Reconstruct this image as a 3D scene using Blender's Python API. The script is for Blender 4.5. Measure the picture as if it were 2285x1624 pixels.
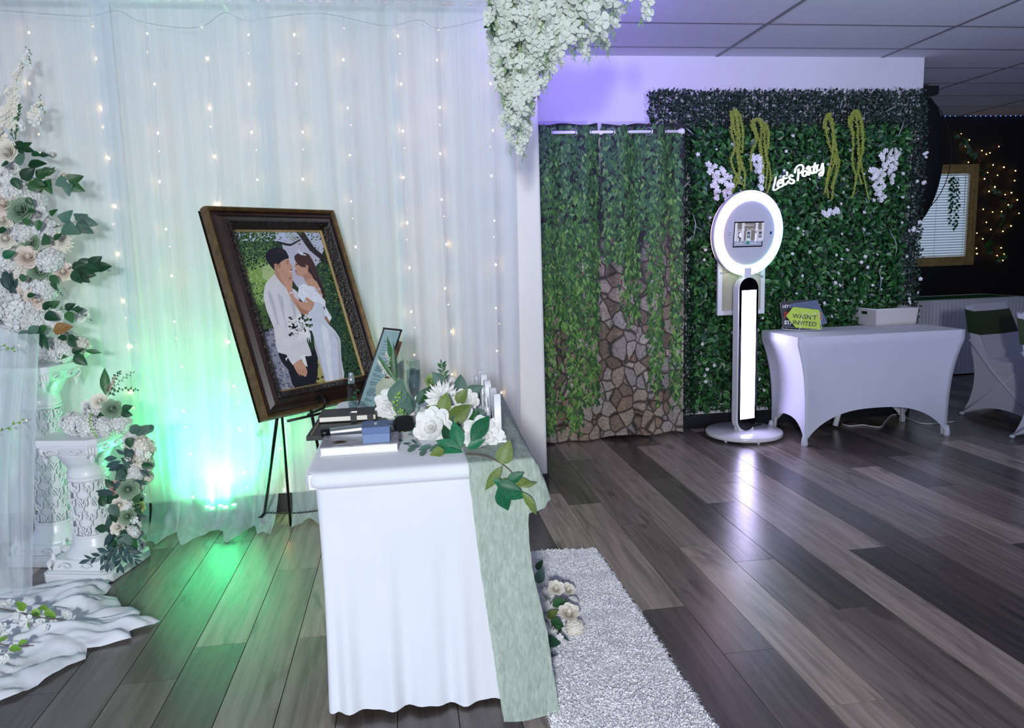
import bpy, bmesh, math, random
from math import sin, cos, pi, radians, sqrt
from mathutils import Vector, Matrix, noise
random.seed(7)
for _o in list(bpy.data.objects): bpy.data.objects.remove(_o)
SC = bpy.context.scene
COL = SC.collection
V = Vector
# ------------------------------------------------------------------ camera
FPX, CX, CY = 1640.0, 1142.5, 812.0
YAW, PIT, ROL = radians(8.0), radians(8.45), radians(-1.85)
CAM = V((0, 0, 1.36))
_fw = V((sin(YAW)*cos(PIT), cos(YAW)*cos(PIT), -sin(PIT)))
_rt = V((cos(YAW), -sin(YAW), 0)); _up = _rt.cross(_fw)
_r2 = cos(ROL)*_rt + sin(ROL)*_up; _u2 = -sin(ROL)*_rt + cos(ROL)*_up
cam = bpy.data.cameras.new('camera'); camo = bpy.data.objects.new('camera', cam); COL.objects.link(camo)
camo.matrix_world = Matrix(((_r2.x, _u2.x, -_fw.x, CAM.x), (_r2.y, _u2.y, -_fw.y, CAM.y), (_r2.z, _u2.z, -_fw.z, CAM.z), (0, 0, 0, 1)))
cam.sensor_fit = 'HORIZONTAL'; cam.sensor_width = 36.0; cam.lens = FPX/2285*36.0
cam.clip_start = .05; cam.clip_end = 60
SC.camera = camo
# ------------------------------------------------------------------ light
SC.view_settings.view_transform = 'Standard'; SC.view_settings.look = 'None'
SC.view_settings.exposure = 0.0; SC.view_settings.gamma = 1.0; SC.view_settings.use_curve_mapping = False
w = bpy.data.worlds.new('room_ambient'); SC.world = w; w.use_nodes = True
w.node_tree.nodes['Background'].inputs[0].default_value = (.44, .54, .86, 1)
w.node_tree.nodes['Background'].inputs[1].default_value = 1.0

def lamp(name, kind, loc, energy, col, target=None, **kw):
    l = bpy.data.lights.new(name, kind); l.energy = energy; l.color = col
    for k, v in kw.items(): setattr(l, k, v)
    o = bpy.data.objects.new(name, l); COL.objects.link(o); o.location = loc
    if target is not None:
        o.rotation_euler = (V(target)-V(loc)).to_track_quat('-Z', 'Y').to_euler()
    return o
# photographer's flash in a small softbox, to the left of and behind the camera
lamp('flash', 'SPOT', (-.5, -2.2, 1.84), 780, (.945, .975, 1.0), (-.1, 4.0, 1.5), shadow_soft_size=.16, spot_size=radians(94), spot_blend=1.0)
# added unseen fill light behind the camera, brightening the ceiling blue-violet
lamp('ceiling_fill', 'SPOT', (3.0, -.8, .5), 620, (.58, .62, 1.0), (3.0, 3.3, 2.72), shadow_soft_size=.12, spot_size=radians(74), spot_blend=1.0)
# ------------------------------------------------------------------ pixel helpers (the photograph is 2285 x 1624)
def ray(x, y): return _r2*((x-CX)/FPX) - _u2*((y-CY)/FPX) + _fw
def onz(x, y, z=0.0):
    d = ray(x, y); return CAM + d*((z-CAM.z)/d.z)
def ony(x, y, Y):
    d = ray(x, y); return CAM + d*(Y/d.y)
def onplane(x, y, p, n):
    d = ray(x, y); return CAM + d*((p-CAM).dot(n)/d.dot(n))
def proj(p):
    v = V(p)-CAM; z = v.dot(_fw)
    if z < .05: return None
    return (CX+FPX*v.dot(_r2)/z, CY-FPX*v.dot(_u2)/z)
def mpp(p): return (V(p)-CAM).dot(_fw)/FPX      # metres per pixel at a point
# ------------------------------------------------------------------ materials
def lin(c):
    r = []
    for x in c[:3]:
        x = x/255.0
        r.append(x/12.92 if x <= .04045 else ((x+.055)/1.055)**2.4)
    return (*r, 1.0)
MATS = {}
def nt(name):
    m = bpy.data.materials.new(name); m.use_nodes = True; MATS[name] = m
    n = m.node_tree.nodes; return m, n, m.node_tree.links, n['Principled BSDF'], n['Material Output']
def mat(name, col, rough=.5, metal=0.0, var=.12, scale=8.0, bump=0.0, bscale=120.0, spec=.5, trans=0.0, sheen=0.0, sub=0.0, stretch=None, coat=0.0, ior=None, alpha=None, rnd=0.0):
    """principled material with noise-driven colour variation and optional fine bump"""
    m, n, l, b, o = nt(name)
    tc = n.new('ShaderNodeTexCoord'); mp = n.new('ShaderNodeMapping'); l.new(tc.outputs['Object'], mp.inputs[0])
    if stretch: mp.inputs['Scale'].default_value = stretch
    no = n.new('ShaderNodeTexNoise'); no.inputs['Scale'].default_value = scale; no.inputs['Detail'].default_value = 3
    l.new(mp.outputs[0], no.inputs['Vector'])
    c = lin(col); rp = n.new('ShaderNodeValToRGB')
    rp.color_ramp.elements[0].position = .3; rp.color_ramp.elements[1].position = .7
    rp.color_ramp.elements[0].color = (*[x*(1-var) for x in c[:3]], 1); rp.color_ramp.elements[1].color = (*[min(1, x*(1+var)) for x in c[:3]], 1)
    l.new(no.outputs['Fac'], rp.inputs[0]); src = rp.outputs[0]
    if rnd:
        oi = n.new('ShaderNodeObjectInfo'); hs = n.new('ShaderNodeHueSaturation')
        mr = n.new('ShaderNodeMapRange'); mr.inputs['To Min'].default_value = 1-rnd; mr.inputs['To Max'].default_value = 1+rnd
        l.new(oi.outputs['Random'], mr.inputs['Value']); l.new(mr.outputs[0], hs.inputs['Value']); l.new(src, hs.inputs['Color']); src = hs.outputs[0]
    l.new(src, b.inputs['Base Color'])
    b.inputs['Roughness'].default_value = rough; b.inputs['Metallic'].default_value = metal
    b.inputs['Specular IOR Level'].default_value = spec; b.inputs['Transmission Weight'].default_value = trans
    b.inputs['Sheen Weight'].default_value = sheen; b.inputs['Coat Weight'].default_value = coat
    if ior: b.inputs['IOR'].default_value = ior
    if alpha is not None: b.inputs['Alpha'].default_value = alpha
    if sub:
        tr = n.new('ShaderNodeBsdfTranslucent'); l.new(src, tr.inputs[0]); mx = n.new('ShaderNodeMixShader'); mx.inputs[0].default_value = sub
        l.new(b.outputs[0], mx.inputs[1]); l.new(tr.outputs[0], mx.inputs[2]); l.new(mx.outputs[0], o.inputs[0])
    if bump:
        n2 = n.new('ShaderNodeTexNoise'); n2.inputs['Scale'].default_value = bscale; n2.inputs['Detail'].default_value = 2
        l.new(mp.outputs[0], n2.inputs['Vector'])
        bp = n.new('ShaderNodeBump'); bp.inputs['Strength'].default_value = bump; bp.inputs['Distance'].default_value = .01
        l.new(n2.outputs['Fac'], bp.inputs['Height']); l.new(bp.outputs[0], b.inputs['Normal'])
    return m
def clearglass(name, tint=(245, 250, 249)):
    """thin clear glass or acrylic: straight-through light plus a fresnel reflection"""
    m, n, l, b, o = nt(name); n.remove(b)
    tp = n.new('ShaderNodeBsdfTransparent'); tp.inputs[0].default_value = lin(tint); g = n.new('ShaderNodeBsdfGlossy'); g.inputs['Roughness'].default_value = .03
    lw = n.new('ShaderNodeLayerWeight'); lw.inputs['Blend'].default_value = .5; fr = n.new('ShaderNodeMath'); fr.operation = 'POWER'; fr.inputs[1].default_value = 3.0; l.new(lw.outputs['Facing'], fr.inputs[0])
    f2 = n.new('ShaderNodeMath'); f2.operation = 'MULTIPLY_ADD'; f2.inputs[1].default_value = .35; f2.inputs[2].default_value = .03; l.new(fr.outputs[0], f2.inputs[0]); mx = n.new('ShaderNodeMixShader')
    l.new(f2.outputs[0], mx.inputs[0]); l.new(tp.outputs[0], mx.inputs[1]); l.new(g.outputs[0], mx.inputs[2]); l.new(mx.outputs[0], o.inputs[0])
    return m
def emit(name, col, strength, sampling='AUTO'):
    m, n, l, b, o = nt(name)
    b.inputs['Base Color'].default_value = lin(col); b.inputs['Emission Color'].default_value = lin(col); b.inputs['Emission Strength'].default_value = strength
    m.cycles.emission_sampling = sampling
    return m
def sheer(name, col, opac, lo=.0, wscale=30.0, thru=.38):
    """thin woven fabric: part of the light passes between the threads"""
    m, n, l, b, o = nt(name); n.remove(b)
    d = n.new('ShaderNodeBsdfDiffuse'); t = n.new('ShaderNodeBsdfTranslucent'); tp = n.new('ShaderNodeBsdfTransparent')
    d.inputs[0].default_value = lin(col); t.inputs[0].default_value = lin(col)
    a = n.new('ShaderNodeMixShader'); a.inputs[0].default_value = thru; l.new(d.outputs[0], a.inputs[1]); l.new(t.outputs[0], a.inputs[2])
    tc = n.new('ShaderNodeTexCoord'); mp = n.new('ShaderNodeMapping'); mp.inputs['Scale'].default_value = (wscale, wscale, .25)
    no = n.new('ShaderNodeTexNoise'); no.inputs['Scale'].default_value = 1; no.inputs['Detail'].default_value = 4
    l.new(tc.outputs['Object'], mp.inputs[0]); l.new(mp.outputs[0], no.inputs['Vector'])
    mr = n.new('ShaderNodeMapRange'); mr.inputs['From Min'].default_value = .3; mr.inputs['From Max'].default_value = .7
    mr.inputs['To Min'].default_value = opac-lo; mr.inputs['To Max'].default_value = min(.97, opac+lo)
    l.new(no.outputs['Fac'], mr.inputs['Value'])
    x = n.new('ShaderNodeMixShader'); l.new(mr.outputs[0], x.inputs[0]); l.new(tp.outputs[0], x.inputs[1]); l.new(a.outputs[0], x.inputs[2]); l.new(x.outputs[0], o.inputs[0])
    return m
# ------------------------------------------------------------------ mesh builder
class MB:
    def __init__(s): s.v = []; s.f = []; s.m = []; s.mi = 0; s.uv = None
    def add(s, vs, fs):
        o = len(s.v); s.v += [tuple(p) for p in vs]; s.f += [tuple(i+o for i in f) for f in fs]; s.m += [s.mi]*len(fs); return s
    def box(s, x0, x1, y0, y1, z0, z1, mx=None):
        vs = [V((x, y, z)) for x in (x0, x1) for y in (y0, y1) for z in (z0, z1)]
        if mx is not None: vs = [mx @ p for p in vs]
        return s.add(vs, [(0, 1, 3, 2), (4, 6, 7, 5), (0, 4, 5, 1), (2, 3, 7, 6), (0, 2, 6, 4), (1, 5, 7, 3)])
    def tube(s, pts, r, n=8, closed=False, cap=True):
        pts = [V(p) for p in pts]; k = len(pts); vs = []; fs = []
        rr = r if isinstance(r, (list, tuple)) else [r]*k
        pn = None
        for i, p in enumerate(pts):
            if closed: t = pts[(i+1) % k]-pts[i-1]
            else: t = pts[min(i+1, k-1)]-pts[max(i-1, 0)]
            if t.length < 1e-9: t = V((0, 0, 1))
            t.normalize()
            if pn is None:
                a = V((0, 0, 1)) if abs(t.z) < .9 else V((1, 0, 0)); pn = (a - t*a.dot(t)).normalized()
            else:
                pn = pn - t*pn.dot(t); pn = pn.normalized() if pn.length > 1e-6 else t.orthogonal().normalized()
            bn = t.cross(pn)
            for j in range(n):
                a = 2*pi*j/n; vs.append(p+(pn*cos(a)+bn*sin(a))*rr[i])
        for i in range(k if closed else k-1):
            i2 = (i+1) % k
            for j in range(n): fs.append((i*n+j, i*n+(j+1) % n, i2*n+(j+1) % n, i2*n+j))
        if cap and not closed: fs += [tuple(range(n-1, -1, -1)), tuple((k-1)*n+j for j in range(n))]
        return s.add(vs, fs)
    def lathe(s, prof, n=24, c=(0, 0, 0), mx=None, cap=True):
        vs = []; fs = []; k = len(prof)
        for r, z in prof:
            for j in range(n):
                a = 2*pi*j/n; p = V((c[0]+r*cos(a), c[1]+r*sin(a), c[2]+z)); vs.append(mx @ p if mx is not None else p)
        for i in range(k-1):
            for j in range(n): fs.append((i*n+j, i*n+(j+1) % n, (i+1)*n+(j+1) % n, (i+1)*n+j))
        if cap:
            if prof[0][0] > 1e-4: fs.append(tuple(range(n-1, -1, -1)))
            if prof[-1][0] > 1e-4: fs.append(tuple((k-1)*n+j for j in range(n)))
        return s.add(vs, fs)
    def prism(s, poly, z0, z1, mx=None):
        n = len(poly); vs = [V((p[0], p[1], z0)) for p in poly]+[V((p[0], p[1], z1)) for p in poly]
        if mx is not None: vs = [mx @ p for p in vs]
        return s.add(vs, [tuple(range(n-1, -1, -1)), tuple(range(n, 2*n))]+[(i, (i+1) % n, n+(i+1) % n, n+i) for i in range(n)])
    def poly(s, pts): return s.add(pts, [tuple(range(len(pts)))])
    def grid(s, fn, nu, nv, closeu=False):
        vs = [fn(i/nu, j/nv) for j in range(nv+1) for i in range(nu+(0 if closeu else 1))]
        w = nu if closeu else nu+1; fs = []
        for j in range(nv):
            for i in range(nu):
                i2 = (i+1) % w if closeu else i+1
                fs.append((j*w+i, j*w+i2, (j+1)*w+i2, (j+1)*w+i))
        return s.add(vs, fs)
    def ball(s, c, r, n=8, sc=(1, 1, 1)):
        pr = [(sin(pi*i/n), -cos(pi*i/n)) for i in range(n+1)]
        vs = []; fs = []; k = n*2
        for a, z in pr:
            for j in range(k): vs.append(V((c[0]+r*sc[0]*a*cos(2*pi*j/k), c[1]+r*sc[1]*a*sin(2*pi*j/k), c[2]+r*sc[2]*z)))
        for i in range(n):
            for j in range(k): fs.append((i*k+j, i*k+(j+1) % k, (i+1)*k+(j+1) % k, (i+1)*k+j))
        return s.add(vs, fs)
    def mesh(s, name, mats, smooth=False, mx=None):
        me = bpy.data.meshes.new(name)
        vs = s.v if mx is None else [tuple(mx @ V(p)) for p in s.v]
        me.from_pydata(vs, [], s.f)
        if not isinstance(mats, (list, tuple)): mats = [mats]
        for m in mats: me.materials.append(m)
        if len(mats) > 1: me.polygons.foreach_set('material_index', s.m)
        if smooth: me.polygons.foreach_set('use_smooth', [True]*len(me.polygons))
        if s.uv:
            uvl = me.uv_layers.new(name='UVMap')
            for lo in me.loops: uvl.data[lo.index].uv = s.uv[lo.vertex_index]
        me.update(); return me
    def build(s, name, mats, parent=None, smooth=False, world=False, bevel=0.0, autosm=None, solid=0.0):
        mx = None
        if world and parent is not None: mx = WM(parent).inverted()
        me = s.mesh(name, mats, smooth, mx)
        o = bpy.data.objects.new(name, me); COL.objects.link(o)
        if parent is not None: o.parent = parent
        if bevel:
            md = o.modifiers.new('bevel', 'BEVEL'); md.width = bevel; md.segments = 2; md.limit_method = 'ANGLE'; md.angle_limit = radians(40)
        if solid:
            md = o.modifiers.new('solid', 'SOLIDIFY'); md.thickness = solid; md.offset = 0
        return o
def WM(o):
    m = o.matrix_basis.copy()
    while o.parent: o = o.parent; m = o.matrix_basis @ m
    return m
def tag(o, label, cat, group=None):
    o['label'] = label; o['category'] = cat
    if group: o['group'] = group
    return o
def thing(name, label, cat, loc=(0, 0, 0), rotz=0.0, group=None):
    o = bpy.data.objects.new(name, None); COL.objects.link(o); o.empty_display_size = .1
    o.location = loc; o.rotation_euler = (0, 0, rotz); return tag(o, label, cat, group)
def struct(o): o['kind'] = 'structure'; return o
def stuff(o): o['kind'] = 'stuff'; return o
def inst(me, name, parent, mx, world=True):
    """one more object sharing a mesh; mx is its matrix in the world (or in the parent)"""
    o = bpy.data.objects.new(name, me); COL.objects.link(o)
    if parent is not None:
        o.parent = parent; o.matrix_basis = WM(parent).inverted() @ mx if world else mx
    else: o.matrix_basis = mx
    return o
def basis(d, nrm, loc, sc=1.0):
    """matrix whose Y runs along d and whose Z is close to nrm"""
    y = V(d).normalized(); x = y.cross(V(nrm))
    if x.length < 1e-5: x = y.orthogonal()
    x.normalize(); z = x.cross(y)
    return Matrix(((x.x*sc, y.x*sc, z.x*sc, loc[0]), (x.y*sc, y.y*sc, z.y*sc, loc[1]), (x.z*sc, y.z*sc, z.z*sc, loc[2]), (0, 0, 0, 1)))
def face(zdir, loc, sc=1.0, spin=0.0):
    """matrix whose Z points along zdir"""
    q = V(zdir).to_track_quat('Z', 'Y').to_matrix().to_4x4()
    return Matrix.Translation(V(loc)) @ q @ Matrix.Rotation(spin, 4, 'Z') @ Matrix.Scale(sc, 4)
def smooth_path(pts, k=6):
    """Catmull-Rom through points"""
    P = [V(p) for p in pts]; out = []
    for i in range(len(P)-1):
        a = P[max(i-1, 0)]; b = P[i]; c = P[i+1]; d = P[min(i+2, len(P)-1)]
        for j in range(k):
            t = j/k
            out.append(.5*((2*b)+(c-a)*t+(2*a-5*b+4*c-d)*t*t+(3*b-a-3*c+d)*t*t*t))
    out.append(P[-1]); return out
def rj(a): return random.uniform(-a, a)
def text_mesh(txt, size, mats, extrude=.0004, align='LEFT', shear=0.0, bold=0.0):
    cu = bpy.data.curves.new('lettering', 'FONT'); cu.body = txt; cu.size = size; cu.extrude = extrude; cu.align_x = align; cu.shear = shear; cu.offset = bold; cu.resolution_u = 3
    ob = bpy.data.objects.new('lettering', cu); COL.objects.link(ob); bpy.context.view_layer.update()
    me = bpy.data.meshes.new_from_object(ob.evaluated_get(bpy.context.evaluated_depsgraph_get()))
    bpy.data.objects.remove(ob); bpy.data.curves.remove(cu)
    me.materials.clear(); me.materials.append(mats); return me
# ================================================================== ROOM
WY = 4.04          # face of the draped wall
WXE = .755         # its free end
BY = 5.246         # face of the back wall
BXE = 3.92         # its free end
FY = 7.64          # black far wall
CZ = 2.72          # ceiling
m_wall = mat('white_wall_paint', (234, 233, 235), .7, var=.03, scale=2, bump=.12, bscale=300)
m_black_wall = mat('black_wall_paint', (9, 9, 11), .75, var=.2, bump=.05)
m_black_base = mat('black_baseboard', (14, 14, 16), .45, var=.2)
# ---- floor planks
def plank_material():
    m, n, l, b, o = nt('grey_oak_plank')
    tc = n.new('ShaderNodeTexCoord'); oi = n.new('ShaderNodeObjectInfo')
    wn = n.new('ShaderNodeTexWhiteNoise'); wn.noise_dimensions = '1D'; l.new(oi.outputs['Random'], wn.inputs['W'])
    sc = n.new('ShaderNodeVectorMath'); sc.operation = 'SCALE'; sc.inputs['Scale'].default_value = 40; l.new(wn.outputs['Color'], sc.inputs[0])
    ad = n.new('ShaderNodeVectorMath'); ad.operation = 'ADD'; l.new(tc.outputs['Object'], ad.inputs[0]); l.new(sc.outputs[0], ad.inputs[1])
    mp = n.new('ShaderNodeMapping'); mp.inputs['Scale'].default_value = (26, 1.5, 26); l.new(ad.outputs[0], mp.inputs[0])
    g = n.new('ShaderNodeTexNoise'); g.inputs['Scale'].default_value = 1.2; g.inputs['Detail'].default_value = 6; g.inputs['Roughness'].default_value = .65; g.inputs['Distortion'].default_value = .6
    l.new(mp.outputs[0], g.inputs['Vector'])
    mp2 = n.new('ShaderNodeMapping'); mp2.inputs['Scale'].default_value = (7, 1.6, 7); l.new(ad.outputs[0], mp2.inputs[0])
    kn = n.new('ShaderNodeTexNoise'); kn.inputs['Scale'].default_value = 1.0; kn.inputs['Detail'].default_value = 3; kn.inputs['Distortion'].default_value = 1.5; l.new(mp2.outputs[0], kn.inputs['Vector'])
    rp = n.new('ShaderNodeValToRGB'); cr = rp.color_ramp; cr.interpolation = 'LINEAR'
    cr.elements[0].position = 0; cr.elements[0].color = lin((84, 76, 73)); cr.elements[1].position = 1; cr.elements[1].color = lin((194, 178, 165))
    for p, c in ((.28, (108, 98, 93)), (.5, (138, 126, 118)), (.75, (170, 156, 145))):
        e = cr.elements.new(p); e.color = lin(c)
    l.new(oi.outputs['Random'], rp.inputs[0])
    r2 = n.new('ShaderNodeValToRGB'); r2.color_ramp.elements[0].position = .32; r2.color_ramp.elements[1].position = .68
    r2.color_ramp.elements[0].color = (.55, .53, .52, 1); r2.color_ramp.elements[1].color = (1.15, 1.13, 1.1, 1); l.new(g.outputs['Fac'], r2.inputs[0])
    r3 = n.new('ShaderNodeValToRGB'); r3.color_ramp.elements[0].position = .29; r3.color_ramp.elements[1].position = .40
    r3.color_ramp.elements[0].color = (.45, .43, .42, 1); r3.color_ramp.elements[1].color = (1, 1, 1, 1); l.new(kn.outputs['Fac'], r3.inputs[0])
    m1 = n.new('ShaderNodeMix'); m1.data_type = 'RGBA'; m1.blend_type = 'MULTIPLY'; m1.inputs[0].default_value = 1
    l.new(rp.outputs[0], m1.inputs[6]); l.new(r2.outputs[0], m1.inputs[7])
    m2 = n.new('ShaderNodeMix'); m2.data_type = 'RGBA'; m2.blend_type = 'MULTIPLY'; m2.inputs[0].default_value = .8
    l.new(m1.outputs[2], m2.inputs[6]); l.new(r3.outputs[0], m2.inputs[7]); l.new(m2.outputs[2], b.inputs['Base Color'])
    b.inputs['Roughness'].default_value = .26; b.inputs['Specular IOR Level'].default_value = .75
    bp = n.new('ShaderNodeBump'); bp.inputs['Strength'].default_value = .15; bp.inputs['Distance'].default_value = .004
    l.new(g.outputs['Fac'], bp.inputs['Height']); l.new(bp.outputs[0], b.inputs['Normal'])
    return m
m_plank = plank_material()
fb = MB(); fb.box(-4.2, 8.6, -2.5, 8.4, -.12, -.0065)
floor = struct(fb.build('floor', mat('floor_underlay', (52, 46, 43), .5, var=.3, scale=6, stretch=(6, .6, 6))))
PW, PL = .182, 1.22
pm = MB(); e = .0015
pm.add([(-PW/2+.0006, -PL/2+.0006, -.006), (PW/2-.0006, -PL/2+.0006, -.006), (PW/2-.0006, PL/2-.0006, -.006), (-PW/2+.0006, PL/2-.0006, -.006),
        (-PW/2+e, -PL/2+e, 0), (PW/2-e, -PL/2+e, 0), (PW/2-e, PL/2-e, 0), (-PW/2+e, PL/2-e, 0)],
       [(4, 5, 6, 7), (0, 1, 5, 4), (1, 2, 6, 5), (2, 3, 7, 6), (3, 0, 4, 7)])
pme = pm.mesh('plank', m_plank)
rest = MB(); _rr = random.Random(3); cand = []
for i in range(-24, 43):
    x = 1.0+PW*(i+.5); y0 = _rr.uniform(0, PL)
    for j in range(-3, 8):
        y = y0+j*PL
        vis = False
        for ax in (-.5, 0, .5):
            for ay in (-.5, -.25, 0, .25, .5):
                q = proj((x+ax*PW, y+ay*PL, 0))
                if q and -40 < q[0] < 2330 and -40 < q[1] < 1660: vis = True
        if y < 8.2: cand.append((0 if vis else 1, V((x, y, 0)).length, x, y))
cand.sort()
for k, (nv, d, x, y) in enumerate(cand):
    if nv == 0 and k < 298: inst(pme, 'plank', floor, Matrix.Translation((x, y, 0)))
    else: rest.add([(v[0]+x, v[1]+y, v[2]) for v in pm.v], pm.f)
stuff(rest.build('plank_field', m_plank, floor, world=True))
# ---- walls
wl = struct(MB().box(-4.2, WXE, WY, WY+.14, 0, CZ).build('wall_left', m_wall, bevel=.012))
MB().box(WXE-.14, WXE, WY+.14, BY, 0, CZ).build('return_panel', m_wall, wl)
wb = struct(MB().box(WXE-.4, BXE, BY, BY+.14, 0, CZ).build('wall_back', mat('greyish_wall_paint', (204, 203, 208), .7, var=.03, scale=2, bump=.12, bscale=300), bevel=.006))
wf = struct(MB().box(BXE-.6, 8.6, FY, FY+.12, 0, CZ).build('wall_far', m_black_wall))
struct(MB().box(7.5, 7.62, -2.5, FY, 0, CZ).build('unseen_wall_right', m_black_wall))  # unseen wall, added to keep ambient light out from the right
struct(MB().box(BXE-.14, BXE-.02, BY+.14, FY, 0, CZ).build('wall_passage', m_black_wall))
bl = struct(MB().box(-4.2, WXE+.004, WY-.012, WY, 0, .105).build('baseboard_left', m_black_base))
bb = struct(MB().box(WXE, BXE, BY-.012, BY, 0, .11).build('baseboard_back', m_black_base))
# ---- ceiling
m_tile = mat('ceiling_tile', (206, 210, 220), .9, var=.04, scale=40, bump=.5, bscale=220)
m_bar = mat('ceiling_grid_metal', (120, 122, 126), .55, var=.05)
ce = struct(MB().box(-4.2, 8.6, -2.5, 8.4, CZ+.03, CZ+.12).build('ceiling', mat('ceiling_plenum', (60, 60, 64), .9)))
TX, TY = 1.2866, .515
tl = MB(); tl.box(-TX/2+.012, TX/2-.012, -TY/2+.01, TY/2-.01, CZ-.004, CZ+.02); tme = tl.mesh('ceiling_tile', m_tile)
for i in range(-3, 6):
    for j in range(-6, 8):
        x = 2.2865+TX*(i+.5); y = 4.503+TY*(j+.5)
        if y < 8.2 and -4.2 < x < 8.4: inst(tme, 'ceiling_tile', ce, Matrix.Translation((x, y, 0)))
bx = MB().box(-.012, .012, -2.4, 8.3, CZ-.008, CZ+.02).mesh('grid_bar', m_bar)
by = MB().box(-4.1, 8.5, -.01, .01, CZ-.007, CZ+.02).mesh('grid_bar', m_bar)
for i in range(-4, 6): inst(bx, 'grid_bar', ce, Matrix.Translation((2.2865+TX*i, 0, 0)))
for j in range(-6, 8): inst(by, 'grid_bar', ce, Matrix.Translation((0, 4.503+TY*j, 0)))
# ---- window with blinds in the far wall
m_gold = mat('aged_gold_frame', (158, 134, 86), .45, metal=.2, var=.25, scale=18)
w1p = ony(2062, 360, FY); wr = ony(2178, 367, FY); wbm = ony(2178, 590, FY)
wx0, wx1, wz0, wz1 = 5.28, wr.x, wbm.z, wr.z
win = MB()
for (d0, d1, t) in ((0, .035, .05), (.035, .085, .034), (.085, .10, .046)):
    win.box(wx0+d0, wx0+d1, FY-t, FY, wz0+d0, wz1-d0); win.box(wx1-d1, wx1-d0, FY-t, FY, wz0+d0, wz1-d0)
    win.box(wx0+d1, wx1-d1, FY-t, FY, wz1-d1, wz1-d0); win.box(wx0+d1, wx1-d1, FY-t, FY, wz0+d0, wz0+d1)
window = struct(win.build('window_1', m_gold)); window['label'] = 'gold framed window with white slatted blinds'
MB().box(wx0+.1, wx1-.1, FY-.012, FY-.006, wz0+.1, wz1-.1).build('pane', emit('daylight_glass', (205, 222, 235), .55), window)
m_slat = mat('white_blind_slat', (225, 232, 238), .5, var=.03, sub=.25)
ns = 31; sm = MB(); hh = (wz1-wz0-.2)/ns
sm.grid(lambda u, v: V(((u-.5)*(wx1-wx0-.2), -.013+.026*v-.0*u, -.011+.022*v+.003*sin(pi*v))), 1, 3); sme = sm.mesh('slat', m_slat, True)
for i in range(ns): inst(sme, 'slat', window, Matrix.Translation(((wx0+wx1)/2, FY-.034, wz0+.1+hh*(i+.5))))
for f in (.12, .55, .86):
    x = wx0+(wx1-wx0)*f; MB().tube([(x, FY-.05, wz0+.1), (x, FY-.05, wz1-.1)], .002, 6).build('ladder_cord', m_slat, window)
MB().tube([(wx1-.17, FY-.06, wz1-.11), (wx1-.165, FY-.06, wz1-.55)], .004, 6).build('tilt_wand', m_slat, window)
# ================================================================== FLOWER KIT (meshes are shared by the parts)
m_white_p = mat('white_petal', (244, 245, 242), .6, var=.04, scale=5, sub=.18)
m_cream_p = mat('cream_petal', (246, 241, 229), .6, var=.05, sub=.15)
m_peach_p = mat('peach_petal', (247, 234, 222), .6, var=.05, sub=.15)
m_pink_p = mat('blush_petal', (226, 190, 182), .6, var=.08, sub=.15)
m_sage_p = mat('sage_petal', (152, 178, 150), .6, var=.1, sub=.2)
m_lime_p = mat('lime_petal', (176, 200, 130), .6, var=.1, sub=.2)
m_leafd = mat('dark_leaf', (30, 74, 44), .42, var=.3, scale=14, sub=.15, rnd=.3)
m_leafm = mat('mid_green_leaf', (48, 96, 52), .45, var=.25, scale=14, sub=.15, rnd=.3)
m_leafe = mat('eucalyptus_leaf', (82, 116, 100), .55, var=.2, scale=14, sub=.15, rnd=.25)
m_leafg = mat('glossy_green_leaf', (20, 104, 66), .5, var=.35, scale=16, sub=.12, rnd=.25)
m_leafo = mat('olive_leaf', (104, 126, 58), .5, var=.25, scale=14, sub=.15, rnd=.2)
m_leafy = mat('yellow_green_leaf', (128, 176, 66), .5, var=.2, sub=.2, rnd=.2)
m_leafs = mat('slate_leaf', (58, 84, 84), .5, var=.2, sub=.1, rnd=.25)
m_leafb = mat('dry_brown_leaf', (150, 112, 62), .6, var=.3)
m_leafp = mat('pale_caladium_leaf', (186, 196, 172), .5, var=.22, scale=30, sub=.2, rnd=.1)
m_stem = mat('green_stem', (70, 98, 58), .55, var=.2)
m_stemb = mat('brown_stem', (92, 66, 52), .6, var=.2)
m_bud = mat('green_bud', (120, 150, 110), .55, var=.2)
def petal(mb, a0, sp, r0, L, al, curl, nu=4, nv=4, drop=.12, wv=0.0):
    """cupped petal, part of a flaring surface around Z"""
    def fn(u, v):
        uu = u*2-1; t = v*(1-.22*uu*uu)
        w = sp*(.68+.32*sin(pi*min(1, .2+.75*v)))
        an = a0+uu*w
        R = r0+L*t*sin(al)+curl*L*t*t*t; Z = L*t*cos(al)-abs(curl)*L*.35*t**3-drop*L*uu*uu*v+wv*L*sin(uu*5+a0*3)*v
        return V((R*cos(an), R*sin(an), Z))
    mb.grid(fn, nu, nv)
def rose_mesh(name, m, openness=1.0, n_out=3, seed=1):
    R = random.Random(seed); b = MB()
    b.grid(lambda u, v: V(((.02+.17*u)*cos(u*14), (.02+.17*u)*sin(u*14), .2+.68*v-.06*u)), 36, 2)
    b.ball((0, 0, .5), .2, 6, (1, 1, 1.4))
    lay = [(3, .12, .84, .06, .03), (4, .17, .88, .16, .06), (5, .20, .92, .34, .10), (5, .22, .95, .52*openness, .14), (6, .22, .98, .72*openness, .18), (7, .22, 1.0, .95*openness, .18)][:3+n_out]
    for k, (n, r0, L, al, cu) in enumerate(lay):
        o = R.uniform(0, 6)
        for i in range(n): petal(b, o+2*pi*i/n+R.uniform(-.1, .1), pi/n*1.55, r0, L*R.uniform(.94, 1.04)*.82, al, cu, 6, 5, .05, .025)
    return b.mesh(name, m, True)
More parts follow.
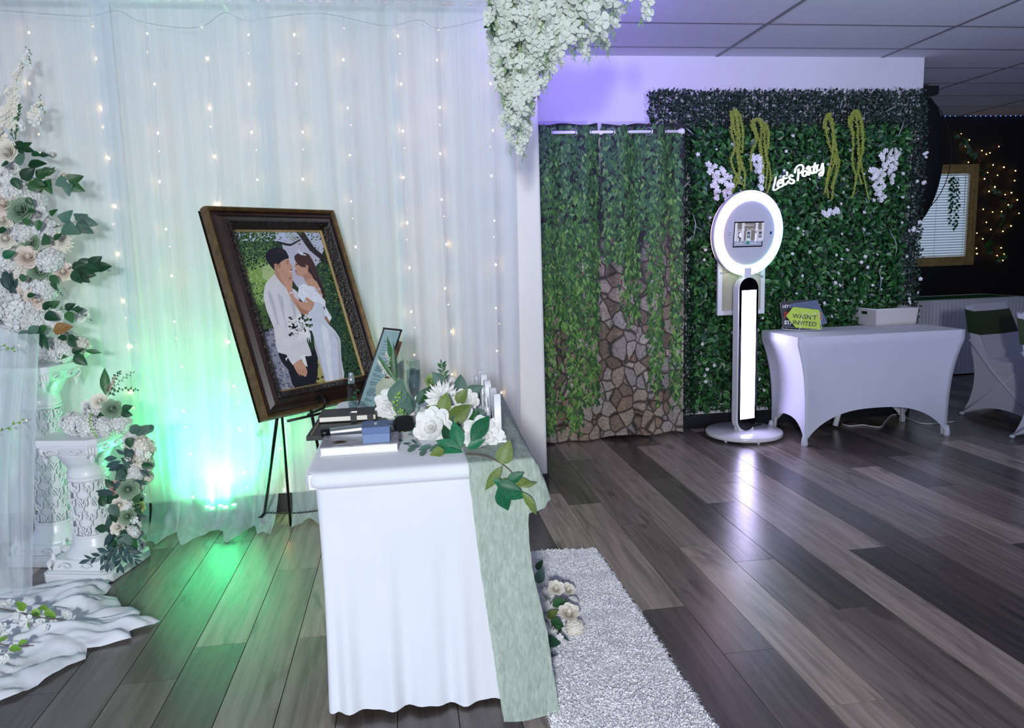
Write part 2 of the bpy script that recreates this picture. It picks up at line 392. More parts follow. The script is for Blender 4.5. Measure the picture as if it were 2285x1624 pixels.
def mum_mesh(name, m, seed=2):
    R = random.Random(seed); b = MB()
    for k in range(7):
        n = 8+k*3; al = .12+k*.24; L = .5+.08*k
        for i in range(n): petal(b, 2*pi*i/n+R.uniform(-.2, .2), pi/n*1.0, .06+.02*k, L*R.uniform(.9, 1.08), al, .05, 2, 3, .35)
    return b.mesh(name, m, True)
def floret(b, c, nrm, r, n=4, spin=0.0, cup=.25):
    mx = face(nrm, c, r, spin); vs = [mx @ V((0, 0, 0))]; fs = []
    for i in range(n):
        a = 2*pi*i/n; w = pi/n*.92; o = len(vs)
        for da, rr in ((-.55, .34), (-.98, .62), (-.9, .84), (-.42, 1.0), (.42, 1.0), (.9, .84), (.98, .62), (.55, .34)):
            an = a+da*w; vs.append(mx @ V((rr*cos(an), rr*sin(an), cup*rr*rr)))
        fs += [(0, o, o+1, o+2), (0, o+2, o+3), (0, o+3, o+4), (0, o+4, o+5), (0, o+5, o+6, o+7)]
    b.add(vs, fs)
def hyd_mesh(name, m, n=75, seed=3, flat=.85):
    R = random.Random(seed); b = MB()
    for i in range(n):
        z = 1-1.55*(i+.5)/n; a = i*2.39996; s = sqrt(max(0, 1-z*z)); d = V((s*cos(a), s*sin(a), z*flat))
        floret(b, d*R.uniform(.78, 1.0), d+V((R.uniform(-.2, .2), R.uniform(-.2, .2), .1)), R.uniform(.26, .36), 4, R.uniform(0, 6))
    b.ball((0, 0, 0), .84, 6, (1, 1, flat))
    return b.mesh(name, m, True)
def blossom_mesh(name, m, n=5, seed=4):
    b = MB(); floret(b, (0, 0, 0), (0, 0, 1), 1.0, n, 0, .3); floret(b, (0, 0, .08), (.1, .1, 1), .45, 3, .4, .9)
    return b.mesh(name, m, True)
def peony_mesh(name, m, seed=5):
    R = random.Random(seed); b = MB()
    for k, (n, L, al, cu) in enumerate(((5, .62, .2, -.1), (6, .8, .5, -.12), (7, .98, .85, -.08), (8, 1.08, 1.2, .0), (8, 1.08, 1.5, .05))):
        o = R.uniform(0, 6)
        for i in range(n): petal(b, o+2*pi*i/n+R.uniform(-.12, .12), pi/n*1.4, .08, L*R.uniform(.9, 1.08), al, cu, 5, 5, .05, .045)
    return b.mesh(name, m, True)
def leaf_mesh(name, m, wid=.45, kind='ovate', fold=.12, bend=.15, nv=7):
    b = MB()
    def fn(u, v):
        uu = u*2-1
        if kind == 'ovate': w = wid*sin(pi*v**.75)**.9*(1-.15*v)
        elif kind == 'lance': w = wid*sin(pi*v**.9)**1.1
        elif kind == 'round': w = wid*sqrt(max(0, 1-(2*v-1)**2))
        elif kind == 'heart': w = wid*(min(1, v*6)**.6)*(1-v)**.75*1.25
        else: w = wid*(.3+.7*sin(pi*v))*(1-v**4)
        return V((uu*w, v, abs(uu)*fold*w*2-bend*v*v+.012*sin(v*26)*abs(uu)))
    b.grid(fn, 4, nv); return b.mesh(name, m, True)
F = dict(rose_w=rose_mesh('rose', m_white_p, .95, 3, 1), rose_c=rose_mesh('rose', m_cream_p, .95, 3, 2), rose_p=rose_mesh('rose', m_peach_p, 1.0, 3, 3), rose_k=rose_mesh('rose', m_pink_p, .9, 3, 4),
         rose_s=rose_mesh('rose', m_sage_p, 1.0, 3, 5), rose_l=rose_mesh('rose', m_lime_p, .8, 3, 6), bud_w=rose_mesh('rose', m_white_p, .6, 1, 7), bud_c=rose_mesh('rose', m_cream_p, .6, 1, 8), bud_p=rose_mesh('rose', m_peach_p, .6, 1, 9),
         mum_c=mum_mesh('chrysanthemum', m_cream_p), mum_w=mum_mesh('chrysanthemum', m_white_p, 12), hyd_w=hyd_mesh('hydrangea', m_white_p), hyd_c=hyd_mesh('hydrangea', m_cream_p, 75, 9), peo_w=peony_mesh('peony', m_white_p), peo_c=peony_mesh('peony', m_cream_p, 8),
         blo_w=blossom_mesh('blossom', m_white_p), blo_h=blossom_mesh('blossom', mat('wisteria_petal', (226, 233, 222), .6, var=.05, sub=.2)), blo_c=blossom_mesh('blossom', m_cream_p, 5), blo_k=blossom_mesh('blossom', m_pink_p, 5))
FN = dict(rose='rose', bud='rosebud', mum='chrysanthemum', hyd='hydrangea', peo='peony', blo='blossom')
Lf = {}
for k, m in dict(d=m_leafd, m=m_leafm, e=m_leafe, g=m_leafg, o=m_leafo, y=m_leafy, s=m_leafs, b=m_leafb, p=m_leafp).items():
    Lf['o'+k] = leaf_mesh('leaf', m, .36, 'ovate'); Lf['l'+k] = leaf_mesh('leaf', m, .17, 'lance'); Lf['r'+k] = leaf_mesh('leaf', m, .42, 'round', .06, .08); Lf['n'+k] = leaf_mesh('leaf', m, .25, 'lance', .14, .18); Lf['b'+k] = leaf_mesh('leaf', m, .06, 'lance', .1, .12); Lf['h'+k] = leaf_mesh('leaf', m, .42, 'heart', .1, .2)
def flower(parent, kind, x, y, rpx, Y, tilt=(0, -1, .25), jit=.35, z=None):
    p = ony(x, y, Y) if z is None else onz(x, y, z)
    r = rpx*mpp(p); k = kind[:3] if kind[:3] in FN else kind[:4]
    d = V(tilt)+V((rj(jit), rj(jit), rj(jit)))
    return inst(F[kind], FN[k], parent, face(d, p-d.normalized()*r*.35, r, rj(3)))
def leaf(parent, kind, x, y, lpx, ang, Y, nrm=(0, -1, .2), z=None):
    """leaf with its base at pixel x,y; ang in degrees clockwise from image right"""
    p = ony(x, y, Y) if z is None else onz(x, y, z)
    s = mpp(p); a = radians(ang); d = _r2*cos(a)-_u2*sin(a)+V((0, rj(.25), 0))
    n = V(nrm)+V((rj(.35), rj(.35), rj(.35)))
    return inst(Lf[kind], 'leaf', parent, basis(d, n, p, lpx*s))
def sprig(parent, pts, kind, lsize, n, stemm=None, r=.0016, name='sprig', spread=50, nrm=(0, -1, .2), start=.15, tip=True, wob=.3):
    """a stem (part) that carries its leaves (sub-parts); pts are world points"""
    path = smooth_path(pts, 5); s = MB().tube(path, [r*(1-.6*i/len(path)) for i in range(len(path))], 6).build(name, stemm or m_stem, parent, True, world=True)
    N = len(path)-1
    for i in range(n):
        t = start+(1-start)*i/max(1, n-1); k = min(N-1, int(t*N)); p = path[k].lerp(path[k+1], t*N-k); d = (path[k+1]-path[k]).normalized()
        nn = V(nrm)+V((rj(wob), rj(wob), rj(wob))); side = d.cross(nn).normalized()*(1 if i % 2 else -1)
        a = radians(spread*random.uniform(.7, 1.25)) if not (tip and i == n-1) else 0
        inst(Lf[kind], 'leaf', s, basis(d*cos(a)+side*sin(a), nn, p, lsize*random.uniform(.75, 1.15)*(1-.25*t)))
    return s
def pts_y(lst, Y): return [ony(x, y, Y if len(r) == 0 else r[0]) for x, y, *r in lst]
# ================================================================== DRAPED WALL
m_sheer = sheer('white_sheer_voile', (229, 239, 252), .56, .09, 22, .3)
m_sheer2 = sheer('white_chiffon', (238, 242, 248), .62, .14, 14)
m_whitemetal = mat('white_metal', (232, 232, 236), .4, var=.03)
m_black = mat('black_metal', (14, 14, 15), .4, metal=.3, var=.2)
m_cable = mat('black_cable', (16, 16, 17), .5, var=.1)
RODZ = 2.605; DY = 3.875
rod = thing('drape_rod', 'white curtain rod along the top of the draped wall', 'curtain rod', (-1, DY, RODZ))
MB().tube([(-3.3, DY, RODZ), (WXE-.12, DY, RODZ)], .013, 12).build('pole', m_whitemetal, rod, True, world=True)
for x in (-2.2, -.8, WXE-.16):
    MB().box(x-.008, x+.008, DY, WY, RODZ-.006, RODZ+.006).build('bracket', m_whitemetal, rod, world=True)
def drape(x0, x1, np_, seed, label, gl=0.0, gr=0.0, fr=0.0):
    """sheer panel; gl / gr: how far the left / right edge draws in towards the floor"""
    R = random.Random(seed); ph = [R.uniform(0, 6) for _ in range(6)]
    def fn(u, v):
        t = 1-v                                     # 0 at the hem
        z = RODZ+.045-(RODZ+.045)*v
        pull = v**2.2
        x = x0+gl*pull+(x1-gr*pull-x0-gl*pull)*u
        uu = u+.012*sin(u*9+ph[0])+.006*sin(u*31+ph[3])
        A = .012+.018*min(1, v*1.6)
        y = DY+A*sin(2*pi*np_*uu+ph[1]+.5*sin(v*2+ph[4]))+.012*sin(2*pi*np_*.37*uu+ph[2]+v*1.3)+.006*sin(2*pi*np_*2.3*uu+v*3)*v
        x += .010*sin(2*pi*np_*.5*uu+ph[5]+v*2.2)*v
        if abs(z-RODZ) < .03: y = DY-.016+.004*sin(2*pi*np_*3*uu)
        if z < .14:                                 # the hem breaks on the floor and runs forward
            k = (.14-z)/.14; y -= (fr+.05)*k**1.3*(1+.5*sin(2*pi*np_*.6*uu+ph[2])); z = .14*(1-k)**1.6+.006+.012*abs(sin(2*pi*np_*uu*.8+ph[3]))*k
        return V((x, y, z))
    o = MB().grid(fn, 150, 64).build('sheer_drape', m_sheer, smooth=True)
    return tag(o, label, 'curtain', 'sheer drapes on the draped wall')
drape(-3.25, -1.30, 13, 1, 'white sheer drape hanging behind the two white pedestals', 0, .07)
drape(-1.38, -.60, 5.5, 2, 'white sheer drape hanging in front of the green uplight', .03, .13, .1)
drape(-.68, .02, 5, 3, 'white sheer drape hanging behind the framed couple portrait', .03, .05, .04)
drape(-.03, .60, 4.5, 4, 'white sheer drape hanging at the bare end of the wall', .02, .03)
# header tuck and the lead wire of the fairy lights
# ---- fairy light strings
m_bulb = emit('warm_bulb', (255, 200, 120), 70)
m_wire = mat('copper_wire', (150, 130, 110), .4, metal=.5, var=.1)
bm_ = MB(); bm_.ball((0, 0, 0), .0042, 4, (1, 1, 1.4)); bulbme = bm_.mesh('bulb', m_bulb, True)
FLY = DY+.036
_R = random.Random(11)
tops = [(-45, 0), (65, 0), (217, 1), (333, 0), (460, 1), (553, 0), (660, 0), (767, 1), (888, 0), (975, 1), (1090, 0)]
place = ['beside the flower arch', 'behind the flower arch', 'beyond the tall white pedestal', 'between tall pedestal and green glow', 'running down into the green glow', 'above the portrait corner nearest the uplight',
         'above the portrait middle', 'above the portrait corner farthest from uplight', 'behind the slim document stand', 'behind the champagne flutes', 'next to the bare wall end']
for (xt, od), pl in zip(tops, place):
    p0 = ony(xt, 130, FLY); x = p0.x
    t = thing('fairy_light_string', 'string of warm fairy lights under the sheer drape, '+pl, 'fairy lights', (x, FLY, RODZ), 0, 'fairy light strings of the draped wall')
    pts = [V((x+_R.uniform(-.012, .012), FLY+_R.uniform(-.006, .006), RODZ-.03-.115*i)) for i in range(22)]
    MB().tube(smooth_path(pts, 3), .0007, 4).build('wire', m_wire, t, world=True)
    for i in range(1+od, 22, 2):
        inst(bulbme, 'bulb', t, Matrix.Translation(pts[i]) @ Matrix.Scale(_R.uniform(.75, 1.15), 4))
    for i in range(2-od, 22, 4):
        inst(bulbme, 'bulb', t, Matrix.Translation(pts[i]+V((.004, 0, .03))) @ Matrix.Scale(_R.uniform(.28, .4), 4))
lead = [ony(x, y, FLY) for x, y in ((-40, 20), (90, 30), (200, 36), (262, 24), (320, 50), (440, 62), (500, 28), (545, 46), (610, 38), (720, 30), (860, 58), (935, 44), (980, 64), (1090, 40))]
tag(MB().tube(smooth_path(lead, 4), .0016, 5).build('lead_wire', mat('lead_wire', (90, 100, 96), .5), smooth=True), 'thin lead wire swagging under the top of the sheer drapes', 'wire')
# ---- green uplight on the floor behind the drape
ul = onz(497, 1160, 0); ulx, uly = ul.x, 3.945
t = thing('floor_uplight', 'flat black LED uplight shining green up the draped wall from the floor', 'uplight', (ulx, uly, 0))
m_uplens = emit('green_led', (110, 255, 170), 40)
MB().box(-.10, .10, -.055, .055, .012, .085).build('housing', mat('uplight_housing', (20, 22, 22), .4), t, bevel=.012)
for i in range(5):
    MB().lathe([(.0, 0), (.012, 0), (.013, .004), (.0, .007)], 12, (-.068+.034*i, (-1)**i*.018, .086)).build('led_lens', m_uplens, t)
MB().tube([(-.10, 0, .03), (-.12, 0, .10), (.12, 0, .10), (.10, 0, .03)], .004, 6).build('yoke', m_black, t)
for sx in (-1, 1): MB().lathe([(.008, 0), (.008, .013)], 8, (sx*.08, 0, 0)).build('rubber_foot', m_black, t)
gl = lamp('uplight_beam', 'SPOT', (0, 0, .10), 125, (.05, 1.0, .28), None, spot_size=radians(150), spot_blend=.9, shadow_soft_size=.05)
gl.parent = t; gl.rotation_euler = (pi+radians(6), 0, 0)
# ---- outlet and plug
p = ony(580, 952, WY)
t = thing('wall_outlet', 'white double wall outlet low on the draped wall', 'outlet', p)
m_plast = mat('white_plastic', (226, 228, 226), .4, var=.02)
m_slot = mat('outlet_slot', (60, 62, 60), .5)
MB().box(-.036, .036, -.006, 0, -.06, .06).build('cover_plate', m_plast, t, bevel=.003)
for dz in (-.03, .026):
    MB().lathe([(.0, .0), (.017, 0), (.017, .003)], 16, mx=Matrix.Translation((0, -.006, dz)) @ Matrix.Rotation(pi/2, 4, 'X')).build('socket', m_plast, t)
    s = MB(); s.box(-.008, -.006, -.0098, -.009, dz-.001, dz+.009); s.box(.006, .008, -.0098, -.009, dz-.001, dz+.009); s.build('slots', m_slot, t)
t = thing('plug_cord', 'grey plug and drooping cord in the wall outlet behind the drape', 'cord', p+V((0, -.012, -.032)))
m_gcord = mat('grey_cord', (120, 140, 130), .5)
MB().box(-.014, .014, -.032, 0, -.012, .012).build('plug', m_gcord, t, bevel=.003)
MB().tube(smooth_path([p+V(q) for q in ((0, -.03, -.045), (.012, -.028, -.12), (-.01, -.022, -.2), (-.035, -.02, -.3), (-.025, -.025, -.42), (.005, -.02, -.52), (-.03, -.04, -.56))], 6), .003, 6).build('cord', m_gcord, t, True, world=True)
# ================================================================== FRAMED PORTRAIT ON AN EASEL
FY0 = 3.13; k = FY0/3.5
FTH, FPH = radians(44.0), radians(19.79)
fbl = V((-.698, 3.5, .6265))
fbl = CAM+(onplane(585, 940, V((0, FY0, 0)), V((0, 1, 0)))-CAM)
FWd, FHt = .768*k, 1.064*k
fh = V((cos(FTH), sin(FTH), 0)); fn_ = V((sin(FTH), -cos(FTH), 0)); fu = cos(FPH)*V((0, 0, 1))-sin(FPH)*fn_; fnn = fh.cross(fu)
if fnn.dot(fn_) < 0: fnn = -fnn
FM = Matrix(((fh.x, fu.x, fnn.x, fbl.x), (fh.y, fu.y, fnn.y, fbl.y), (fh.z, fu.z, fnn.z, fbl.z), (0, 0, 0, 1)))   # x right, y up, z out of the picture
t = bpy.data.objects.new('picture_frame', None); COL.objects.link(t); t.matrix_basis = FM
tag(t, 'large ornate brown and gold picture frame holding a portrait of a couple in white', 'picture frame'); pframe = t
m_fgold = mat('antique_gold', (112, 88, 52), .4, metal=.6, var=.3, scale=30)
m_fbrown = mat('brown_moulding', (40, 22, 16), .35, var=.45, scale=14, coat=.3)
m_fdark = mat('dark_carved_moulding', (30, 20, 17), .35, var=.5, scale=60, bump=.8, bscale=90)
m_fillet = mat('gold_fillet', (206, 176, 120), .35, metal=.5, var=.1)
def frame_ring(d0, d1, prof, m, name, bev=0):
    """mitred moulding: prof = [(fraction across, height)] from outside to inside"""
    b = MB(); rings = []
    for f, h in prof:
        d = d0+(d1-d0)*f; rings.append([(d, d, h), (FWd-d, d, h), (FWd-d, FHt-d, h), (d, FHt-d, h)])
    vs = [q for r in rings for q in r]; fs = []
    for i in range(len(rings)-1):
        for j in range(4): fs.append((i*4+j, i*4+(j+1) % 4, (i+1)*4+(j+1) % 4, (i+1)*4+j))
    b.add(vs, fs); return b.build(name, m, pframe)
# inner opening measured in the photograph
def onframe(x, y, h=0.0):
    q = onplane(x, y, fbl+fnn*h, fnn); return FM.inverted() @ q
oi = [onframe(517, 508), onframe(722, 507), onframe(620, 880)]
BW = (oi[0].x+oi[2].x)/2
BW = max(.10, min(.17, BW))
g1, g2, g3 = BW*.17, BW*.62, BW*.93
frame_ring(0, g1, [(0, -.012), (0, .016), (.2, .034), (.5, .036), (.75, .03), (1, .026)], m_fgold, 'outer_moulding')
frame_ring(g1, g2, [(0, .026), (.1, .020), (.35, .024), (.7, .040), (1, .046)], m_fbrown, 'panel_moulding')
frame_ring(g2, g3, [(0, .046), (.1, .056), (.3, .058), (.8, .034), (1, .022)], m_fdark, 'carved_moulding')
frame_ring(g3, BW, [(0, .022), (.3, .024), (1, .012)], m_fillet, 'gold_fillet')
frame_ring(0, BW, [(0, -.03), (1, -.03)], m_fdark, 'backing')
# beads and scroll carving
bd = MB()
for sx in range(2):
    n = int(FHt/.011)
    for i in range(n):
        y = .02+(FHt-.04)*i/n; bd.ball((g1*.9 if sx == 0 else FWd-g1*.9, y, .029), .0034, 2)
    n = int(FWd/.011)
    for i in range(n):
        x = .02+(FWd-.04)*i/n; bd.ball((x, g1*.9 if sx == 0 else FHt-g1*.9, .029), .0034, 2)
stuff(bd.build('bead_row', m_fgold, pframe, True))
sc_ = MB(); mid = (g2+g3)/2
def scroll(cx, cy, ax, s):
    pts = []
    for i in range(9):
        a = i/8*4.2; r = s*(1-.55*i/8); q = (cos(a)*r*1.5, sin(a)*r*.7); pts.append((cx+(q[0] if ax == 0 else q[1]), cy+(q[1] if ax == 0 else q[0]), .05))
    sc_.tube(pts, .0022, 4)
for sx in (0, 1):
    for i in range(int((FHt-2*mid)/.036)): scroll(mid if sx == 0 else FWd-mid, mid+.02+.036*i, 1, .013*(1 if i % 2 else -1))
    for i in range(int((FWd-2*mid)/.036)): scroll(mid+.02+.036*i, mid if sx == 0 else FHt-mid, 0, .013*(1 if i % 2 else -1))
stuff(sc_.build('scroll_carving', m_fdark, pframe, True))
# ---- the printed portrait: flat ink shapes on the sheet
PR = random.Random(21)
inks = {}
pal = dict(bg=(34, 62, 34), g1=(74, 116, 62), g2=(36, 68, 44), g3=(130, 166, 78), g4=(176, 196, 132), g5=(18, 40, 26), sky=(200, 206, 228), bld=(196, 196, 210), water=(70, 96, 44), stone=(140, 142, 156), stone2=(96, 98, 112), stone3=(176, 174, 178), trunk=(44, 36, 30),
           shirt=(222, 220, 222), shirt2=(196, 194, 200), dress=(214, 220, 232), dress2=(236, 238, 244), skin=(206, 156, 128), skin2=(176, 124, 98), skin3=(188, 138, 112), hair=(22, 20, 26), hair2=(74, 46, 38), hair3=(52, 32, 28), pants=(22, 22, 26), lips=(170, 84, 80), tiara=(226, 230, 236), flw=(240, 240, 238), ylw=(176, 166, 96))
pn = list(pal); pm_ = [mat('ink_'+k, c, .35, var=.05, scale=30, coat=.2) for k, c in pal.items()]
pr = MB(); lev = [0.0100]
def ink(col, pts, up=True):
    """polygon given in photograph pixels"""
    pr.mi = pn.index(col)
    if up: lev[0] += .00002
    q = [onframe(x, y) for x, y in pts]
    if up and len(q) > 5:          # round the outline
        n_ = len(q); r_ = []
        for i in range(n_):
            a_, b_, c_, d_ = q[i-1], q[i], q[(i+1) % n_], q[(i+2) % n_]
            for j in range(3):
                t_ = j/3; r_.append(.5*((2*b_)+(c_-a_)*t_*.8+(2*a_-5*b_+4*c_-d_)*t_*t_*.8+(3*b_-a_-3*c_+d_)*t_*t_*t_*.8)+(c_-b_)*.2*t_ if False else b_.lerp(c_, t_)*.45+.55*(.5*((2*b_)+(c_-a_)*t_+(2*a_-5*b_+4*c_-d_)*t_*t_+(3*b_-a_-3*c_+d_)*t_*t_*t_)))
        q = r_
    pr.poly([(min(max(a.x, BW), FWd-BW), min(max(a.y, BW), FHt-BW), lev[0]) for a in q])
def cz(x, y): return (540+x/4.389, 530+y/4.389)      # from the working crop of the portrait
def inkc(col, pts): ink(col, [cz(*p) for p in pts])
def blobs(col, n, x0, y0, x1, y1, s0, s1, ok=None):
    if col in ('g1', 'g2', 'g3', 'g4', 'g5') and n > 50: n = int(n*2.2); s0 *= .6; s1 *= .72
    lev[0] += .00002
    for _ in range(n):
        x, y = PR.uniform(x0, x1), PR.uniform(y0, y1)
        if ok and not ok(x, y): continue
        s = PR.uniform(s0, s1); a = PR.uniform(0, 6); m = PR.choice((4, 5, 6))
        inkc_ = [(x+s*cos(a+6.283*i/m)*PR.uniform(.6, 1.3), y+s*sin(a+6.283*i/m)*PR.uniform(.5, 1.1)) for i in range(m)]
        ink(col, [cz(*p) for p in inkc_], False)
pr.mi = pn.index('bg'); pr.poly([(BW, BW, .01), (FWd-BW, BW, .01), (FWd-BW, FHt-BW, .01), (BW, FHt-BW, .01)])
inkc('sky', [(-100, -100), (850, -100), (850, 60), (740, 200), (560, 120), (300, 40), (100, 60), (-60, 20)])
inkc('bld', [(380, 60), (470, 10), (600, 0), (720, 90), (775, 180), (790, 270), (745, 340), (620, 490), (540, 500), (470, 400), (420, 300), (400, 150)])
inkc('g3', [(-90, 260), (60, 240), (240, 200), (320, 330), (260, 460), (220, 660), (110, 660), (40, 500)])
inkc('g4', [(180, 260), (290, 240), (330, 380), (250, 440), (190, 400)])
inkc('water', [(100, 665), (240, 665), (290, 900), (180, 960), (120, 780)])
inkc('stone', [(170, 940), (300, 900), (350, 1130), (430, 1280), (520, 1500), (330, 1560), (250, 1200)])
blobs('stone2', 60, 190, 930, 500, 1500, 8, 26, lambda x, y: x < 190+(y-900)*.55+120 and x > 190+(y-900)*.25)
blobs('stone3', 50, 190, 930, 500, 1500, 6, 20, lambda x, y: x < 190+(y-900)*.55+120 and x > 190+(y-900)*.25)
inkc('ylw', [(700, 1180), (830, 1240), (850, 1440), (700, 1460)])
blobs('g5', 30, 700, 1180, 850, 1460, 6, 18)
inkc('g2', [(700, 300), (850, 210), (930, 420), (1190, 1360), (960, 1420), (940, 1000), (800, 640)])
inkc('trunk', [(520, -60), (600, -40), (700, 110), (800, 190), (880, 240), (880, 290), (770, 230), (640, 120)])
inkc('trunk', [(330, 40), (460, 70), (560, 20), (560, 34), (460, 92), (330, 60)])
blobs('g2', 240, -110, -100, 320, 330, 10, 24, lambda x, y: y < 340-.4*abs(x-60) and y > -100)
blobs('g1', 260, -110, -100, 330, 300, 6, 18, lambda x, y: y < 300-.3*abs(x-60))
blobs('g5', 90, -110, -90, 320, 260, 6, 14)
blobs('g1', 70, 300, -100, 860, 40, 5, 13); blobs('g3', 40, 300, -100, 860, 60, 4, 10)
blobs('g5', 60, 480, -100, 880, 230, 5, 15, lambda x, y: y < (x-400)*.55)
blobs('g3', 150, -100, -60, 280, 330, 4, 11); blobs('g4', 60, -60, 100, 280, 330, 3, 9)
blobs('g4', 90, -60, 330, 260, 640, 5, 16)
blobs('g1', 60, 20, 450, 240, 700, 6, 18)
blobs('g5', 30, 130, 720, 280, 930, 8, 24)
rg = lambda x, y: x > 720+(y-280)*.24 and x < 860+(y-200)*.31
blobs('g5', 200, 700, 220, 1190, 1400, 8, 26, rg)
blobs('g1', 420, 700, 220, 1190, 1400, 5, 14, rg); blobs('g3', 130, 700, 220, 1190, 1400, 3, 8, rg)
blobs('g3', 60, 700, 260, 1000, 640, 4, 12, rg)
# man
inkc('pants', [(345, 1120), (560, 1110), (720, 1120), (716, 1455), (505, 1490), (440, 1300), (380, 1230)])
inkc('shirt', [(300, 370), (345, 390), (440, 480), (530, 540), (560, 700), (570, 820), (620, 1010), (670, 1160), (560, 1165), (340, 1130), (300, 900), (230, 720), (198, 580), (220, 460)])
inkc('shirt2', [(330, 560), (390, 600), (405, 780), (440, 960), (520, 1130), (500, 1140), (420, 980), (380, 800)])
inkc('shirt', [(250, 470), (330, 560), (385, 760), (440, 960), (530, 1120), (570, 1200), (485, 1255), (400, 1110), (320, 900), (230, 700)])
inkc('flw', [(555, 1165), (600, 1150), (630, 1270), (600, 1260)])
inkc('skin3', [(300, 300), (380, 250), (440, 360), (470, 470), (420, 500), (330, 400), (310, 360)])
inkc('skin', [(330, 265), (440, 200), (448, 232), (470, 275), (484, 300), (468, 315), (480, 335), (474, 352), (480, 368), (470, 392), (430, 410), (360, 370), (330, 320)])
inkc('skin3', [(296, 268), (330, 258), (348, 300), (326, 318)])
inkc('hair', [(216, 190), (250, 130), (330, 105), (410, 130), (448, 205), (400, 225), (360, 255), (345, 285), (325, 262), (300, 270), (306, 330), (270, 290), (232, 240)])
inkc('hair', [(412, 240), (450, 236), (440, 248)]); inkc('hair', [(420, 264), (440, 262), (436, 272)])
inkc('hair', [(455, 322), (482, 316), (478, 330)]); inkc('flw', [(452, 338), (480, 336), (470, 348)])
inkc('skin2', [(360, 330), (440, 400), (430, 412), (356, 372)])
inkc('hair3', [(300, 140), (350, 122), (400, 145), (420, 180), (380, 160), (330, 150)])
inkc('skin2', [(340, 268), (362, 258), (366, 300), (350, 320)])
inkc('shirt2', [(470, 560), (500, 640), (520, 760), (540, 900), (520, 880), (490, 740), (462, 620)])
inkc('shirt2', [(250, 520), (290, 600), (320, 720), (350, 860), (330, 850), (290, 720), (250, 600)])
# woman
inkc('hair2', [(500, 190), (560, 150), (640, 170), (700, 270), (740, 400), (790, 500), (800, 580), (760, 590), (640, 420), (600, 300), (520, 260)])
inkc('hair3', [(640, 240), (700, 300), (745, 430), (790, 520), (780, 590), (700, 480), (650, 350)])
inkc('skin', [(512, 240), (560, 220), (620, 280), (640, 370), (600, 400), (560, 384), (524, 380), (512, 348), (520, 325), (510, 305), (498, 290), (512, 262)])
inkc('skin3', [(590, 370), (650, 350), (700, 430), (770, 560), (776, 590), (690, 520), (620, 450), (600, 420)])
inkc('skin', [(610, 440), (660, 405), (720, 440), (772, 560), (770, 590), (700, 540), (640, 480)])
inkc('hair2', [(500, 190), (540, 190), (600, 240), (612, 300), (560, 290), (520, 250)])
inkc('skin3', [(612, 272), (640, 285), (636, 320), (616, 312)])
inkc('lips', [(508, 325), (522, 328), (520, 350), (508, 342)]); inkc('hair3', [(512, 268), (540, 262), (548, 270), (520, 278)])
inkc('tiara', [(530, 150), (545, 120), (560, 150), (580, 140), (590, 172), (610, 170), (614, 196), (580, 190)])
inkc('dress', [(640, 650), (800, 640), (810, 820), (900, 920), (950, 1010), (960, 1200), (990, 1405), (815, 1440), (760, 1270), (715, 1130), (690, 980), (640, 830)])
inkc('dress2', [(790, 660), (866, 790), (846, 830), (800, 760)])
inkc('shirt2', [(690, 980), (720, 1060), (770, 1250), (815, 1440), (790, 1380), (740, 1220), (700, 1080)])
inkc('skin', [(410, 420), (470, 480), (500, 590), (575, 640), (620, 590), (700, 620), (680, 700), (610, 770), (560, 740), (500, 660), (450, 570), (420, 500)])
inkc('skin2', [(500, 620), (570, 700), (640, 730), (600, 770), (560, 745)])
inkc('skin', [(345, 330), (358, 312), (400, 370), (392, 320), (404, 316), (440, 390), (448, 440), (470, 388), (482, 392), (478, 500), (440, 515), (400, 470), (360, 390)])
inkc('tiara', [(450, 545), (492, 540), (494, 552), (454, 560)])
inkc('dress2', [(545, 490), (590, 460), (640, 480), (690, 490), (760, 580), (804, 630), (796, 680), (740, 640), (690, 640), (620, 590), (590, 640), (535, 580)])
blobs('dress', 16, 560, 480, 780, 640, 6, 16)
inkc('hair3', [(780, 680), (800, 690), (794, 720)]); inkc('skin2', [(790, 770), (840, 820), (850, 856), (800, 810)])
inkc('shirt2', [(880, 930), (940, 1010), (952, 1200), (975, 1395), (940, 1400), (930, 1200), (925, 1040)])
inkc('dress2', [(760, 860), (820, 900), (850, 1040), (860, 1250), (880, 1420), (850, 1425), (820, 1240), (790, 1060)])
inkc('hair2', [(560, 180), (620, 190), (680, 290), (720, 400), (700, 400), (650, 300), (600, 220)])
# bouquet and hands
blobs('g5', 50, 450, 790, 680, 960, 8, 20); blobs('g1', 26, 440, 800, 690, 960, 6, 14)
blobs('flw', 40, 450, 770, 660, 930, 14, 26); blobs('shirt2', 16, 460, 790, 650, 920, 5, 10)
for a in range(7): inkc('flw', [(540+a*14, 930), (560+a*16, 940), (530+a*22, 1040)])
inkc('skin', [(490, 1250), (560, 1200), (610, 1270), (626, 1330), (606, 1370), (570, 1350), (540, 1345), (520, 1320)])
for a in range(4): inkc('skin2', [(528+a*24, 1300), (536+a*24, 1298), (552+a*22, 1362), (546+a*22, 1366)])
inkc('flw', [(410, 1190), (440, 1170), (430, 1190), (420, 1215)])
pr.build('portrait_print', pm_, pframe)
